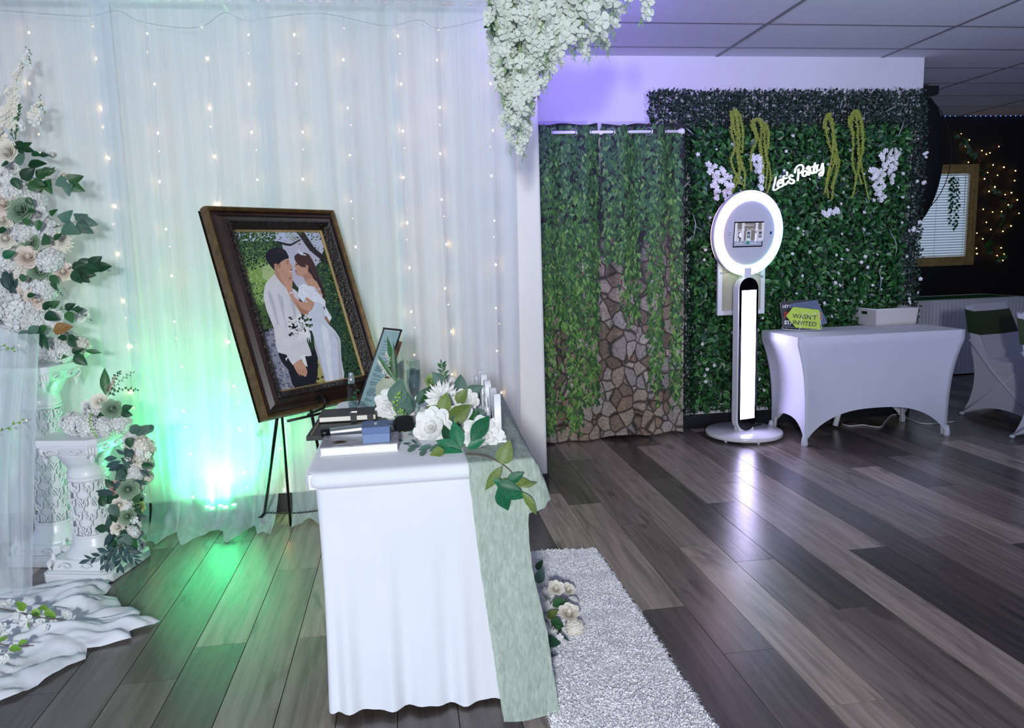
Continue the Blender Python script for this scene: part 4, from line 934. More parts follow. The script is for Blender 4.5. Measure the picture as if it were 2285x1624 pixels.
# ================================================================== PEDESTALS
m_ped = mat('white_plaster_plastic', (232, 234, 236), .32, var=.02, coat=.2)
def pedestal(loc, rz, Hh, label, sc=1.0):
    t = thing('pedestal', label, 'pedestal', loc, rz); w = .162*sc; wc = .146*sc
    b = MB()
    def octa(r, z0, z1, c=.3, r2=None):
        r2 = r2 or r; P = []
        for rr in (r, r2): P.append([(rr, -rr*(1-c)), (rr, rr*(1-c)), (rr*(1-c), rr), (-rr*(1-c), rr), (-rr, rr*(1-c)), (-rr, -rr*(1-c)), (-rr*(1-c), -rr), (rr*(1-c), -rr)])
        vs = [(x, y, z0) for x, y in P[0]]+[(x, y, z1) for x, y in P[1]]
        b.add(vs, [tuple(range(7, -1, -1)), tuple(range(8, 16))]+[(i, (i+1) % 8, 8+(i+1) % 8, 8+i) for i in range(8)])
    octa(w, 0, .042, .14); octa(w*.97, .042, .05, .14, w*.9); octa(w*.90, .05, .095, .2, w*.80)
    b.build('plinth', m_ped, t, bevel=.006)
    b = MB(); b.lathe([(w*.8, .085), (w*.74, .105), (w*.64, .125), (w*.56, .15), (w*.56, .175), (w*.53, .18)], 32); b.build('shaft_base', m_ped, t, True)
    for a in range(4):          # corner palmettes and scrolls on the plinth
        q = Matrix.Rotation(pi/4+a*pi/2, 4, 'Z')
        s = MB()
        for i in range(5): s.tube([q @ V((w*1.16, (i-2)*.011, .05)), q @ V((w*1.2, (i-2)*.010, .075)), q @ V((w*1.1, (i-2)*.008, .098-.003*abs(i-2)))], .006, 6)
        s.lathe([(.010, 0), (.012, .02), (.006, .04), (0, .055)], 10, mx=q @ Matrix.Translation((w*1.05, 0, .075)))
        s.build('corner_scroll', m_ped, t, True)
        q = Matrix.Rotation(a*pi/2, 4, 'Z'); s = MB()
        for sg in (-1, 1): MB().tube([q @ V((w*.93+.004*cos(i/4), sg*(.012+.03*(1-i/22)*cos(i*.42)+.035), .072+.018*(1-i/22)*sin(i*.42))) for i in range(16)], .0042, 6).build('relief_scroll', m_ped, t, True)
    z0, z1 = .18, Hh-.20; R0, R1 = .084*sc, .077*sc
    b = MB(); b.lathe([(R0*.86, z0), (R1*.86, z1)], 28, cap=False); b.build('inner_sleeve', m_ped, t, True)
    lt = MB(); nr = max(4, round((z1-z0)/.058)); nc = 9
    for j in range(nr):
        f0 = z0+(z1-z0)*(j+.5)/nr; Rr = R0+(R1-R0)*(j+.5)/nr; hgt = (z1-z0)/nr
        for c in range(nc):
            a0 = 2*pi*(c+.5*(j % 2))/nc
            for sg in (-1, 1):
                pts = []
                for i in range(13):
                    th = i/12*4.9; r = .5*(1-.62*i/12); u = sg*(.5-.46*r*2*0+ -.05-r*.8*cos(th)*.95); vv = (.10-r*.86*sin(th))*(1 if j % 2 else -1)
                    pts.append(V(((Rr+.003)*cos(a0+u*pi/nc*1.05), (Rr+.003)*sin(a0+u*pi/nc*1.05), f0+vv*hgt)))
                lt.tube(pts, .0038*sc, 5)
            an = a0+pi/nc; lt.ball(((Rr+.002)*cos(an), (Rr+.002)*sin(an), f0+hgt*.5), .007, 3)
    for c in range(nc):
        for sg in (-1, 1): lt.tube([((R0+(R1-R0)*i/24+.001)*cos(2*pi*c/nc+sg*i/24*nr*pi/nc), (R0+(R1-R0)*i/24+.001)*sin(2*pi*c/nc+sg*i/24*nr*pi/nc), z0+(z1-z0)*i/24) for i in range(25)], .0032, 5)
    for z, r in ((z0, R0), (z1, R1)): lt.tube([(r*cos(a), r*sin(a), z) for a in [2*pi*i/28 for i in range(28)]], .008, 6, closed=True)
    lt.build('lattice', m_ped, t, True)
    b = MB(); b.lathe([(R1+.003, z1), (R1+.006, z1+.02), (R1+.002, z1+.03), (R1+.002, z1+.062), (R1+.01, z1+.07), (R1+.018, z1+.085), (R1+.034, z1+.115), (wc*.86, z1+.142)], 32); b.build('capital_neck', m_ped, t, True)
    b = MB()
    octa(wc*.80, z1+.125, z1+.165, .25, wc*.95); octa(wc*.98, z1+.165, z1+.172, .2); octa(wc*1.0, z1+.172, z1+.20, .2); b.build('capital_top', m_ped, t, bevel=.005)
    for a in range(4):
        q = Matrix.Rotation(pi/4+a*pi/2, 4, 'Z'); s = MB()
        for i in range(4): s.tube([q @ V((wc*1.12, (i-1.5)*.013, z1+.165)), q @ V((wc*1.15, (i-1.5)*.012, z1+.14)), q @ V((wc*1.03, (i-1.5)*.009, z1+.115))], .0065, 6)
        s.lathe([(.011, 0), (.013, -.02), (.006, -.04), (0, -.06)], 10, mx=q @ Matrix.Translation((wc*1.04, 0, z1+.135))); s.build('corner_scroll', m_ped, t, True)
        q = Matrix.Rotation(a*pi/2, 4, 'Z'); s = MB()
        for sg in (-1, 1): MB().tube([q @ V((wc*.93+.004*cos(i/4), sg*(.012+.032*(1-i/22)*cos(i*.42)+.035), z1+.145+.016*(1-i/22)*sin(i*.42))) for i in range(16)], .0042, 6).build('relief_scroll', m_ped, t, True)
    return t
pedestal((-1.455, 3.44, 0), radians(-14), .638, 'short white lattice pedestal with a cascading flower garland')
pedestal((-1.715, 3.665, 0), radians(-14), .93, 'tall white lattice pedestal standing behind the short one')
# ---- arrangement on the short pedestal
a1 = thing('pedestal_arrangement', 'white hydrangeas and sage roses with a garland trailing down the short pedestal', 'flowers', (-1.46, 3.42, .64))
for k, x, y, r, Y in (('hyd_w', 162, 942, 26, 3.40), ('hyd_w', 192, 950, 26, 3.36), ('hyd_w', 228, 955, 25, 3.36), ('hyd_w', 268, 945, 24, 3.4), ('hyd_w', 205, 925, 26, 3.44), ('hyd_w', 245, 935, 24, 3.44), ('rose_c', 223, 895, 20, 3.42), ('rose_s', 250, 912, 23, 3.38), ('rose_w', 195, 905, 15, 3.46),
                      ('hyd_c', 312, 1000, 31, 3.34), ('hyd_c', 318, 1034, 24, 3.36), ('hyd_w', 296, 1058, 20, 3.32), ('rose_s', 286, 1092, 24, 3.27), ('rose_k', 256, 1088, 18, 3.28), ('rose_c', 266, 1126, 18, 3.27), ('hyd_w', 284, 1128, 20, 3.29), ('rose_s', 284, 1152, 20, 3.26), ('rose_l', 311, 1130, 17, 3.29), ('rose_k', 257, 1150, 13, 3.27), ('rose_c', 262, 1176, 18, 3.26), ('hyd_w', 294, 1190, 17, 3.27), ('blo_w', 300, 1160, 9, 3.25), ('blo_w', 312, 1010, 8, 3.3), ('blo_w', 330, 1015, 8, 3.3), ('blo_w', 285, 1022, 8, 3.29)): flower(a1, k, x, y, r, Y, (.15, -1, .35), .25)
for k, x, y, l, a, Y in (('od', 272, 915, 26, -25, 3.38), ('od', 270, 920, 26, 15, 3.38), ('od', 235, 922, 22, 150, 3.4), ('od', 196, 908, 20, 90, 3.44), ('lm', 236, 882, 62, -92, 3.42), ('re', 288, 962, 26, -20, 3.3), ('re', 300, 968, 26, -30, 3.3), ('re', 312, 966, 26, -30, 3.3), ('re', 324, 962, 22, -30, 3.3), ('od', 286, 975, 26, 80, 3.3), ('re', 332, 955, 14, -20, 3.3),
                         ('ls', 262, 1022, 38, 175, 3.28), ('ls', 270, 1028, 46, 155, 3.28), ('ls', 272, 1040, 40, 165, 3.28), ('ls', 280, 1015, 26, -150, 3.28), ('od', 252, 1088, 26, -130, 3.27), ('od', 240, 1108, 26, 190, 3.27), ('ls', 258, 1102, 46, 190, 3.26), ('ls', 268, 1070, 30, 120, 3.26), ('od', 232, 1130, 26, -110, 3.26), ('oe', 246, 1125, 34, 60, 3.25), ('od', 240, 1178, 28, 180, 3.25), ('ls', 245, 1150, 34, 100, 3.25), ('ls', 238, 1165, 30, 90, 3.25), ('od', 250, 1142, 28, 80, 3.25), ('ls', 255, 1186, 44, 130, 3.25), ('ls', 262, 1186, 40, 60, 3.25), ('oe', 262, 1196, 44, 35, 3.24), ('od', 270, 1195, 34, 90, 3.24), ('om', 295, 1200, 30, 70, 3.25), ('od', 276, 1180, 24, 100, 3.25), ('ls', 300, 1070, 30, 30, 3.3), ('om', 300, 1122, 24, -60, 3.27)): leaf(a1, k, x, y, l, a, Y)
for pts, n in (([(268, 1215), (240, 1232), (200, 1248)], 9), ([(270, 1215), (272, 1240), (266, 1262)], 6), ([(276, 1212), (288, 1232), (300, 1250)], 8), ([(272, 1210), (255, 1235), (235, 1258)], 6)): sprig(a1, pts_y(pts, 3.22), 'ls', .062, n, r=.0015, spread=38)
for pts, k in (([(238, 885), (270, 868), (305, 870)], 'om'), ([(240, 882), (255, 845), (268, 830)], 'om'), ([(242, 880), (268, 850), (296, 832)], 'lm')): sprig(a1, pts_y(pts, 3.42), k, .016, 12, r=.0011, spread=70)
p0, p1 = ony(243, 872, 3.42), ony(258, 838, 3.42); pl = MB().tube([p0, p1], .0015, 5)
for i in range(70):
    t_ = random.random(); q = p0.lerp(p1, t_); r = .014*(1-t_)+.003; pl.ball(q+V((rj(r), rj(r), rj(r))), random.uniform(.002, .004), 2)
pl.build('astilbe_plume', m_pink_p, a1, world=True)
sprig(a1, pts_y([(205, 915), (200, 945), (215, 975)], 3.28), 'oy', .012, 16, r=.001, spread=70)
for k, x, y, r, Y in (('hyd_w', 276, 1062, 17, 3.33), ('hyd_c', 302, 1086, 16, 3.33), ('hyd_w', 270, 1108, 14, 3.31), ('hyd_c', 302, 1112, 16, 3.33), ('hyd_w', 274, 1142, 14, 3.3), ('hyd_w', 300, 1170, 14, 3.3), ('hyd_c', 280, 1176, 14, 3.3), ('hyd_c', 328, 1062, 14, 3.38), ('hyd_w', 298, 1030, 18, 3.36), ('hyd_w', 292, 978, 18, 3.36)): flower(a1, k, x, y, r, Y, (.15, -1, .35), .25)
gp = [(300, 962), (312, 1010), (296, 1058), (276, 1100), (278, 1150), (276, 1190), (272, 1218)]
MB().tube(smooth_path([ony(x, y, 3.38 if i < 3 else 3.31-.015*i*.5) for i, (x, y) in enumerate(gp)], 5), .004, 6).build('garland_stem', m_stemb, a1, True, world=True)
GR = random.Random(19)
for i in range(34):
    k_ = GR.randrange(1, len(gp)-1); f = GR.random(); x = gp[k_][0]+(gp[k_+1][0]-gp[k_][0])*f; y = gp[k_][1]+(gp[k_+1][1]-gp[k_][1])*f; sd = GR.choice((-1, -1, 1)); a = (180 if sd < 0 else 0)+GR.uniform(-50, 60)*(-sd)
    leaf(a1, GR.choice(('oe', 'ls', 'od', 'ns', 'ne')), x+sd*12, y, GR.uniform(24, 38), a, 3.29)
# ---- arrangement on the tall pedestal
a2 = thing('pedestal_arrangement', 'white hydrangea heads on top of the tall white pedestal', 'flowers', (-1.7, 3.7, .935))
for k, x, y, r, Y in (('hyd_w', 108, 776, 27, 3.66), ('hyd_w', 138, 782, 25, 3.62), ('hyd_c', 172, 772, 24, 3.66), ('hyd_w', 80, 780, 24, 3.7), ('hyd_w', 150, 760, 24, 3.72)): flower(a2, k, x, y, r, Y, (.1, -1, .5), .2)
for k, x, y, l, a, Y in (('od', 160, 786, 26, -20, 3.58), ('od', 165, 792, 36, 40, 3.58), ('lm', 150, 795, 40, 178, 3.58), ('lm', 190, 782, 34, 8, 3.6), ('od', 150, 752, 22, 175, 3.62), ('od', 152, 750, 22, 20, 3.62), ('od', 155, 755, 26, 60, 3.62)): leaf(a2, k, x, y, l, a, Y)
# ================================================================== FLOWER ARCH AT THE LEFT
ar = thing('arch_florals', 'tall floral spray of roses hydrangeas and delphinium on the arch at the draped wall', 'flowers', ony(40, 740, 3.52))
AY = 3.66
for k, x, y, r in (('rose_c', 14, 338, 25), ('rose_w', 20, 374, 22), ('bud_w', 118, 346, 18), ('bud_c', 143, 394, 17), ('rose_l', 76, 422, 19), ('rose_p', 8, 452, 31), ('rose_s', 44, 468, 27), ('rose_w', 84, 478, 20), ('rose_c', 4, 492, 21), ('rose_w', 35, 502, 20), ('hyd_w', 102, 506, 24), ('rose_c', 12, 532, 23), ('rose_s', 66, 541, 21), ('mum_c', 135, 541, 19),
                   ('rose_p', 62, 573, 26), ('hyd_w', 20, 588, 30), ('hyd_w', 110, 578, 26), ('rose_p', 141, 606, 21), ('rose_s', 89, 604, 23), ('hyd_w', 64, 636, 25), ('hyd_w', 97, 646, 26), ('rose_p', 62, 655, 25), ('rose_p', 80, 668, 24), ('hyd_w', 38, 698, 42), ('hyd_w', 75, 716, 30), ('rose_w', 122, 709, 20), ('rose_w', 178, 701, 18), ('hyd_w', 25, 420, 28), ('hyd_w', 75, 448, 22), ('hyd_w', 30, 400, 24), ('hyd_w', 50, 520, 22), ('rose_w', 5, 620, 24), ('hyd_c', 45, 610, 22), ('hyd_w', 118, 612, 14), ('hyd_w', 5, 560, 24), ('hyd_w', 88, 505, 22), ('hyd_w', 8, 660, 26)): flower(ar, k, x, y, r*1.12, AY+rj(.035), (.2, -1, .2), .3)
# delphinium spikes
def spike(pts, r0, r1, n, k='blo_c', Y=AY):
    W = smooth_path(pts_y(pts, Y), 8); s = MB().tube(W, .002, 6).build('delphinium_stem', m_stem, ar, True, world=True)
    for i in range(n):
        f = i/(n-1); q = W[int(f*(len(W)-1))]; r = (r0+(r1-r0)*f)*mpp(q); o = V((rj(1), -abs(rj(.8)), rj(.5)))*r*.9
        inst(F[k if random.random() < .8 else 'blo_w'], 'blossom', s, face(o+V((0, -r*.5, 0)), q+o, r*random.uniform(.8, 1.1), rj(3)))
    b = MB()
    for i in range(9): b.ball(W[0]+V((rj(.012), rj(.01), -.01+.012*i*.8-.03)), .004, 3)
    b.build('bud_tip', m_bud, s, True, world=True)
spike([(66, 125), (40, 172), (25, 225), (15, 270), (2, 318)], 7, 17, 46)
spike([(94, 232), (80, 248), (66, 278)], 5, 13, 13)
sprig(ar, pts_y([(34, 312), (38, 270), (44, 240)], AY), 'lm', .028, 14, r=.003, spread=24)
sprig(ar, pts_y([(30, 310), (24, 285), (30, 270)], AY), 'le', .03, 6, r=.002, spread=24)
for k, x, y, l, a, dy in (('od', 52, 330, 38, -150, 0), ('od', 40, 340, 44, -40, 0), ('oe', 45, 370, 44, -90, 0), ('od', 50, 332, 28, 10, -.03), ('od', 70, 342, 24, 10, -.03), ('od', 88, 345, 22, 0, -.03), ('od', 62, 370, 44, -15, -.02), ('od', 48, 400, 46, -40, -.02), ('ob', 118, 738, 50, -15, -.04), ('od', 28, 396, 34, 60, 0), ('od', 20, 364, 26, 170, -.04), ('hm', 112, 480, 24, -45, 0), ('om', 88, 490, 30, 100, -.04), ('om', 70, 500, 26, -150, -.04), ('hm', 112, 530, 36, 150, -.04), ('om', 120, 535, 26, -40, -.05), ('og', 5, 572, 34, -20, -.06), ('od', 60, 660, 22, -10, -.08), ('ls', 10, 600, 60, 75, .02), ('ls', 25, 605, 56, 95, .02), ('ls', 0, 620, 60, 40, .02), ('ls', 40, 620, 50, 120, .02), ('om', 60, 620, 30, 180, -.05),
                          ('od', 95, 690, 34, -40, -.02), ('om', 110, 685, 30, -30, -.02), ('od', 100, 700, 40, 20, -.02), ('od', 145, 690, 30, -30, -.03), ('om', 150, 695, 34, 60, -.02), ('od', 165, 690, 24, 0, -.03), ('om', 105, 730, 30, 160, -.03), ('re', 62, 738, 30, 130, -.06), ('re', 62, 740, 28, -20, -.05), ('re', 66, 748, 26, 80, -.06), ('ld', 85, 735, 50, 80, -.05), ('ld', 88, 735, 60, 65, -.05), ('om', 112, 615, 30, 40, -.02), ('om', 118, 625, 26, 80, -.02), ('od', 60, 440, 24, 60, -.04), ('om', 62, 470, 20, 0, -.05), ('od', 15, 512, 28, 170, -.05), ('om', 75, 400, 30, 30, -.03), ('om', 60, 412, 34, 20, -.02)): leaf(ar, k, x, y, l*.88, a, AY+dy-.04)
def lsprig(pts, lv, dy=-.02):
    s = sprig(ar, pts_y(pts, AY+dy), 'hm', .01, 1, m_stemb, .0016, 'ivy_sprig', tip=False)
    for k, x, y, l, a in lv:
        p = ony(x, y, AY+dy-.005); aa = radians(a); d = _r2*cos(aa)-_u2*sin(aa)+V((0, rj(.2), 0)); inst(Lf[k], 'leaf', s, basis(d, V((rj(.3), -1, rj(.3)+.1)), p, l*mpp(p)))
lsprig([(60, 398), (100, 398), (150, 405)], (('hm', 152, 405, 34, -25), ('hm', 155, 410, 34, 30), ('he', 128, 398, 34, 40), ('he', 150, 408, 30, 85), ('hm', 100, 402, 34, 65), ('om', 80, 395, 34, -30), ('om', 92, 385, 30, -10), ('lm', 105, 392, 26, -55)))
lsprig([(118, 507), (150, 500), (182, 492)], (('he', 138, 496, 36, -55), ('he', 168, 490, 30, -20), ('he', 182, 492, 34, 15), ('he', 170, 498, 40, 35), ('he', 140, 505, 44, 20), ('om', 178, 496, 14, 60)))
lsprig([(150, 600), (180, 592), (215, 598)], tuple(('od', 160+i*13, 598-(i % 2)*5, 36, -25+((i*53) % 30)-(20 if i % 2 else -14)) for i in range(5))+(('od', 162, 604, 36, 55), ('od', 172, 610, 34, 35), ('od', 168, 605, 44, 12), ('od', 195, 596, 40, 0)))
sprig(ar, pts_y([(200, 602), (225, 598), (245, 604)], AY-.02), 'oe', .010, 12, m_stem, .0009, spread=60)
sprig(ar, pts_y([(115, 630), (125, 645), (138, 658)], AY-.02), 'oe', .012, 12, m_stem, .0009, spread=60)
sprig(ar, pts_y([(140, 640), (152, 655), (154, 672)], AY-.02), 'oe', .004, 2, m_stem, .0009)
sprig(ar, pts_y([(125, 692), (150, 690), (172, 696), (200, 712)], AY-.03), 'lm', .02, 6, m_stem, .0014)
MB().tube(smooth_path([V((-2.4, AY+.06, 0)), V((-2.2, AY+.06, 1.2)), V((-1.95, AY+.06, 1.9)), V((-1.75, AY+.06, 2.2))], 6), .012, 10).build('arch_tube', m_whitemetal, ar, True, world=True)
MB().tube(smooth_path([ony(20, 740, AY+.05), ony(15, 560, AY+.05), ony(5, 400, AY+.05), ony(-60, 200, AY+.05)], 6), .011, 10).build('arch_tube', m_whitemetal, ar, True, world=True)
# ---- chiffon hanging from the arch and pooling on the floor
ct = ony(60, 748, AY+.0); 
def chif(u, v):
    pt = ony(-70+158*u, 745, 3.5); pb = onz(-110+184*u-10*sin(u*3), 1338+6*u, .0)
    f = v**1.15; q = pt.lerp(pb, f); q.z = pt.z*(1-v)+.01*v
    q.y += .03*sin(u*19+v*1.5)*(.35+.65*v)+.014*sin(u*41-v*2); q.x += .02*sin(u*13+v*4)*v-.07*sin(pi*v)*0
    q.x -= .03*sin(pi*v)*u
    return q
tag(MB().grid(chif, 60, 60).build('hanging_chiffon', m_sheer2, smooth=True), 'white chiffon length hanging down from the flower arch to the floor', 'fabric')
out = [(-260, 1330), (-120, 1325), (0, 1322), (60, 1318), (110, 1308), (160, 1300), (205, 1297), (248, 1298), (238, 1312), (250, 1316), (228, 1336), (262, 1338), (272, 1358), (315, 1372), (312, 1382), (280, 1392), (300, 1391), (358, 1389), (330, 1404), (290, 1416), (294, 1430), (225, 1446), (195, 1452), (192, 1474), (150, 1492), (85, 1532), (40, 1556), (0, 1570), (-150, 1600), (-300, 1560), (-360, 1440), (-320, 1360)]
OW = [onz(x, y, .0) for x, y in out]; cen = onz(20, 1430, 0); NO = len(OW)*4
OS = []
for i in range(len(OW)):
    for j in range(4): OS.append(OW[i].lerp(OW[(i+1) % len(OW)], j/4))
pd = MB(); nr = 44
def pud(u, v):
    i = int(round(u*NO)) % NO; e_ = OS[i]; q = cen.lerp(e_, v)
    n1 = noise.noise(V((q.x*4, q.y*11, 1))); n2 = noise.noise(V((q.x*9, q.y*26, 5))); n3 = abs(noise.noise(V((q.x*3+q.y*2, q.y*17-q.x*5, 9))))
    ed = max(0, 1-v)**.5
    h = (.012+.045*max(0, n1+.35)+.026*n2+.06*n3+.012*noise.noise(V((q.x*14, q.y*48, 2))))*(.22+.78*min(1, ed*1.5))
    q.z = max(.006, h); q.x += .02*n2*(1-v); q.y += .015*n1*(1-v); return q
pd.grid(pud, NO, nr, True)
tag(pd.build('pooled_chiffon', sheer('pooled_chiffon', (246, 249, 255), .9, .06, 14, .08), smooth=True), 'white chiffon pooled in folds on the wood floor below the flower arch', 'fabric')
for nm, pts, lv, fl in (('blossom_sprig', [(-30, 1352), (50, 1368), (95, 1378), (140, 1382)], [(55, 1362, 28, -120), (75, 1358, 24, 60), (100, 1362, 26, 40), (90, 1352, 20, 20), (112, 1366, 18, 50), (65, 1388, 20, 100)], [(20, 1345, 12), (45, 1368, 14), (58, 1385, 15), (40, 1380, 12), (88, 1390, 13), (120, 1390, 10), (155, 1382, 14), (10, 1350, 14), (100, 1402, 9), (150, 1372, 10)]),
                        ('blossom_sprig', [(-40, 1430), (20, 1440), (75, 1440)], [(40, 1436, 24, -20), (20, 1446, 26, 10), (-5, 1432, 24, -30)], [(5, 1428, 12), (15, 1416, 12), (30, 1444, 10), (8, 1470, 12), (0, 1400, 14), (-10, 1455, 12)])):
    first = pts[0][1] < 1400
    t = thing(nm, 'blossom sprig with fresh green leaves lying on the pooled chiffon '+('near the hanging length' if first else 'at its outer fold'), 'sprig', onz(*pts[1], .06), 0, 'blossom sprigs on the pooled chiffon')
    MB().tube(smooth_path([onz(x, y, .075) for x, y in pts], 6), .0018, 6).build('stem', m_stemb, t, True, world=True)
    for x, y, l, a in lv: leaf(t, 'oy', x, y, l, a, 0, (0, -.4, 1), z=.08)
    for x, y, r in fl: flower(t, 'blo_w', x, y, r, 0, (0, -.6, 1), .5, z=.075)
t = thing('arch_twig', 'thin budding green twig sticking out beside the hanging chiffon', 'sprig', ony(0, 965, 3.3))
sprig(t, pts_y([(-40, 985), (10, 958), (48, 938)], 3.3), 'oy', .018, 7, r=.0012)
t = thing('arch_twig', 'small budding twig below the arch flowers beside the tall pedestal', 'sprig', ony(0, 775, 3.36))
sprig(t, pts_y([(-30, 785), (8, 772), (30, 782)], 3.36), 'oy', .018, 6, r=.0012)
# ================================================================== HANGING BLOSSOM CLUSTER
hc = thing('hanging_blossoms', 'large hanging mass of white wisteria blossoms in front of the wall end', 'flowers', (.62, 3.0, 2.5))
HR = random.Random(31); HY = 3.0
strands = [(1098, 60), (1106, 120), (1118, 210), (1126, 290), (1140, 330), (1152, 318), (1163, 342), (1172, 300), (1180, 262), (1192, 228), (1205, 215), (1218, 195), (1230, 165), (1242, 150), (1255, 128), (1270, 112), (1285, 120), (1300, 95), (1318, 130), (1335, 90), (1352, 118), (1364, 75), (1372, 40), (1398, 8), (1437, 45),
           (1112, 180), (1132, 250), (1148, 280), (1160, 240), (1175, 200), (1188, 180), (1200, 150), (1215, 120), (1235, 100), (1260, 80), (1290, 60), (1325, 50), (1165, 330), (1120, 240), (1145, 210), (1130, 150), (1150, 130)]
nb = 0; extra = MB(); m_pstem = mat('pale_green_stem', (150, 190, 120), .55, var=.15)
for x, yb in strands:
    Yd = HY+HR.uniform(-.13, .13); top = ony(x+HR.uniform(-6, 6), -70, Yd); bot = ony(x, yb, Yd)
    W = [top.lerp(bot, i/10)+V((.01*sin(i*1.3+x), .01*cos(i+x), 0)) for i in range(11)]
    s = MB().tube(W, .0013, 5)
    for i in range(5):       # bud tips at the tail
        q = W[-1]+V((HR.uniform(-.01, .01), HR.uniform(-.01, .01), -.008*i)); s.tube([W[-1], q], .0008, 4); s.ball(q, .0035-.0004*i, 2, (1, 1, 1.5))
    for i in range(14):
        q = W[HR.randrange(4, 10)]; s.tube([q, q+V((HR.uniform(-.03, .03), HR.uniform(-.03, .01), HR.uniform(-.055, -.015)))], .0012, 4)
    s = s.build('strand', m_pstem, hc, True, world=True)
    L = (top-bot).length; far = x > 1232; n = max(3, int(L/(.042 if far else .026)))
    for i in range(n):
        f = (i+.5)/n; q = W[int(f*10)].lerp(W[min(10, int(f*10)+1)], f*10 % 1)
        pr_ = proj(q)
        if pr_[1] < -25: continue
        sz = (.033-.013*max(0, f-.72)/.28)*HR.uniform(.8, 1.15)*(1.3 if far else 1); a = HR.uniform(-2.6, -.5); d = V((cos(a), sin(a)*.8-.25, HR.uniform(-.25, .55)))
        mx = face(d, q+d.normalized()*.016, sz, HR.uniform(0, 6))
        if nb < 296: inst(F['blo_h'], 'blossom', s, mx); nb += 1
        else: extra.add([mx @ v.co for v in F['blo_h'].vertices], [tuple(p.vertices) for p in F['blo_h'].polygons])
if extra.v: stuff(extra.build('more_blossoms', MATS['wisteria_petal'], hc, world=True))
for k, x, y, l, a in (('om', 1096, 5, 30, 80), ('om', 1108, 20, 26, 120), ('od', 1100, 30, 26, 60), ('om', 1104, 45, 30, 150), ('od', 1112, 60, 26, 40), ('om', 1100, 60, 24, 80), ('od', 1125, 15, 30, 30), ('om', 1130, 40, 24, 80), ('od', 1120, 0, 34, 60)): leaf(hc, k, x, y, l, a, 2.98)
MB().tube([V((.25, 3.0, 2.56)), V((.62, 3.02, 2.6)), V((.95, 3.0, 2.56))], .012, 8).tube([V((.62, 3.02, 2.6)), V((.62, 3.02, CZ))], .005, 8).build('hanger_branch', m_stemb, hc, True, world=True)
# ---- purple lamp behind the blossoms
pl_ = V((.66, 3.55, 2.50))
t = thing('purple_spotlight', 'small black spotlight shining purple light from behind the hanging blossoms', 'spotlight', pl_)
tgt = V((1.55, 5.2, 2.52)); MXp = Matrix.Translation(pl_) @ (tgt-pl_).to_track_quat('Z', 'Y').to_matrix().to_4x4()
MB().lathe([(.0, -.09), (.045, -.085), (.05, -.02), (.055, .02), (.05, .022)], 20, mx=MXp).build('housing', m_black, t, True, world=True)
MB().lathe([(.0, .012), (.046, .012)], 16, mx=MXp, cap=False).build('lens', emit('purple_led', (130, 90, 255), 6), t, world=True)
MB().tube([pl_+V((0, 0, .05)), V((pl_.x, pl_.y, CZ))], .008, 8).build('hanger', m_black, t, True, world=True)
ll = lamp('purple_beam', 'SPOT', (0, 0, 0), 130, (.27, .16, 1.0), None, spot_size=radians(112), spot_blend=1.0, shadow_soft_size=.05)
ll.parent = t; ll.location = MXp @ V((0, 0, .03))-pl_; ll.rotation_euler = (tgt-pl_).to_track_quat('-Z', 'Y').to_euler()
# ================================================================== PRINTED CURTAINS ON THE BACK WALL
RY = 5.085
rp_ = ony(1522, 293, RY); RZ = rp_.z
crod = thing('curtain_rod', 'white curtain rod with ball finial carrying the ivy print curtains', 'curtain rod', (1.4, RY, RZ))
MB().tube([(WXE+.02, RY, RZ), (rp_.x-.02, RY, RZ)], .011, 12).build('pole', m_whitemetal, crod, True, world=True)
MB().lathe([(.011, -.03), (.015, -.024), (.015, -.016), (.009, -.012)], 16, mx=Matrix.Translation(rp_) @ Matrix.Rotation(pi/2, 4, 'Y')).ball(rp_, .021, 8).build('finial', m_whitemetal, crod, True, world=True)
xb = ony(1340, 300, RY).x
s = MB(); s.box(xb-.014, xb+.014, BY-.008, BY, RZ-.09, RZ+.03); s.box(xb-.006, xb+.006, RY-.004, BY, RZ-.012, RZ+.004); s.box(xb-.010, xb+.010, RY-.016, RY+.016, RZ-.018, RZ-.011); s.build('bracket', m_whitemetal, crod, world=True)
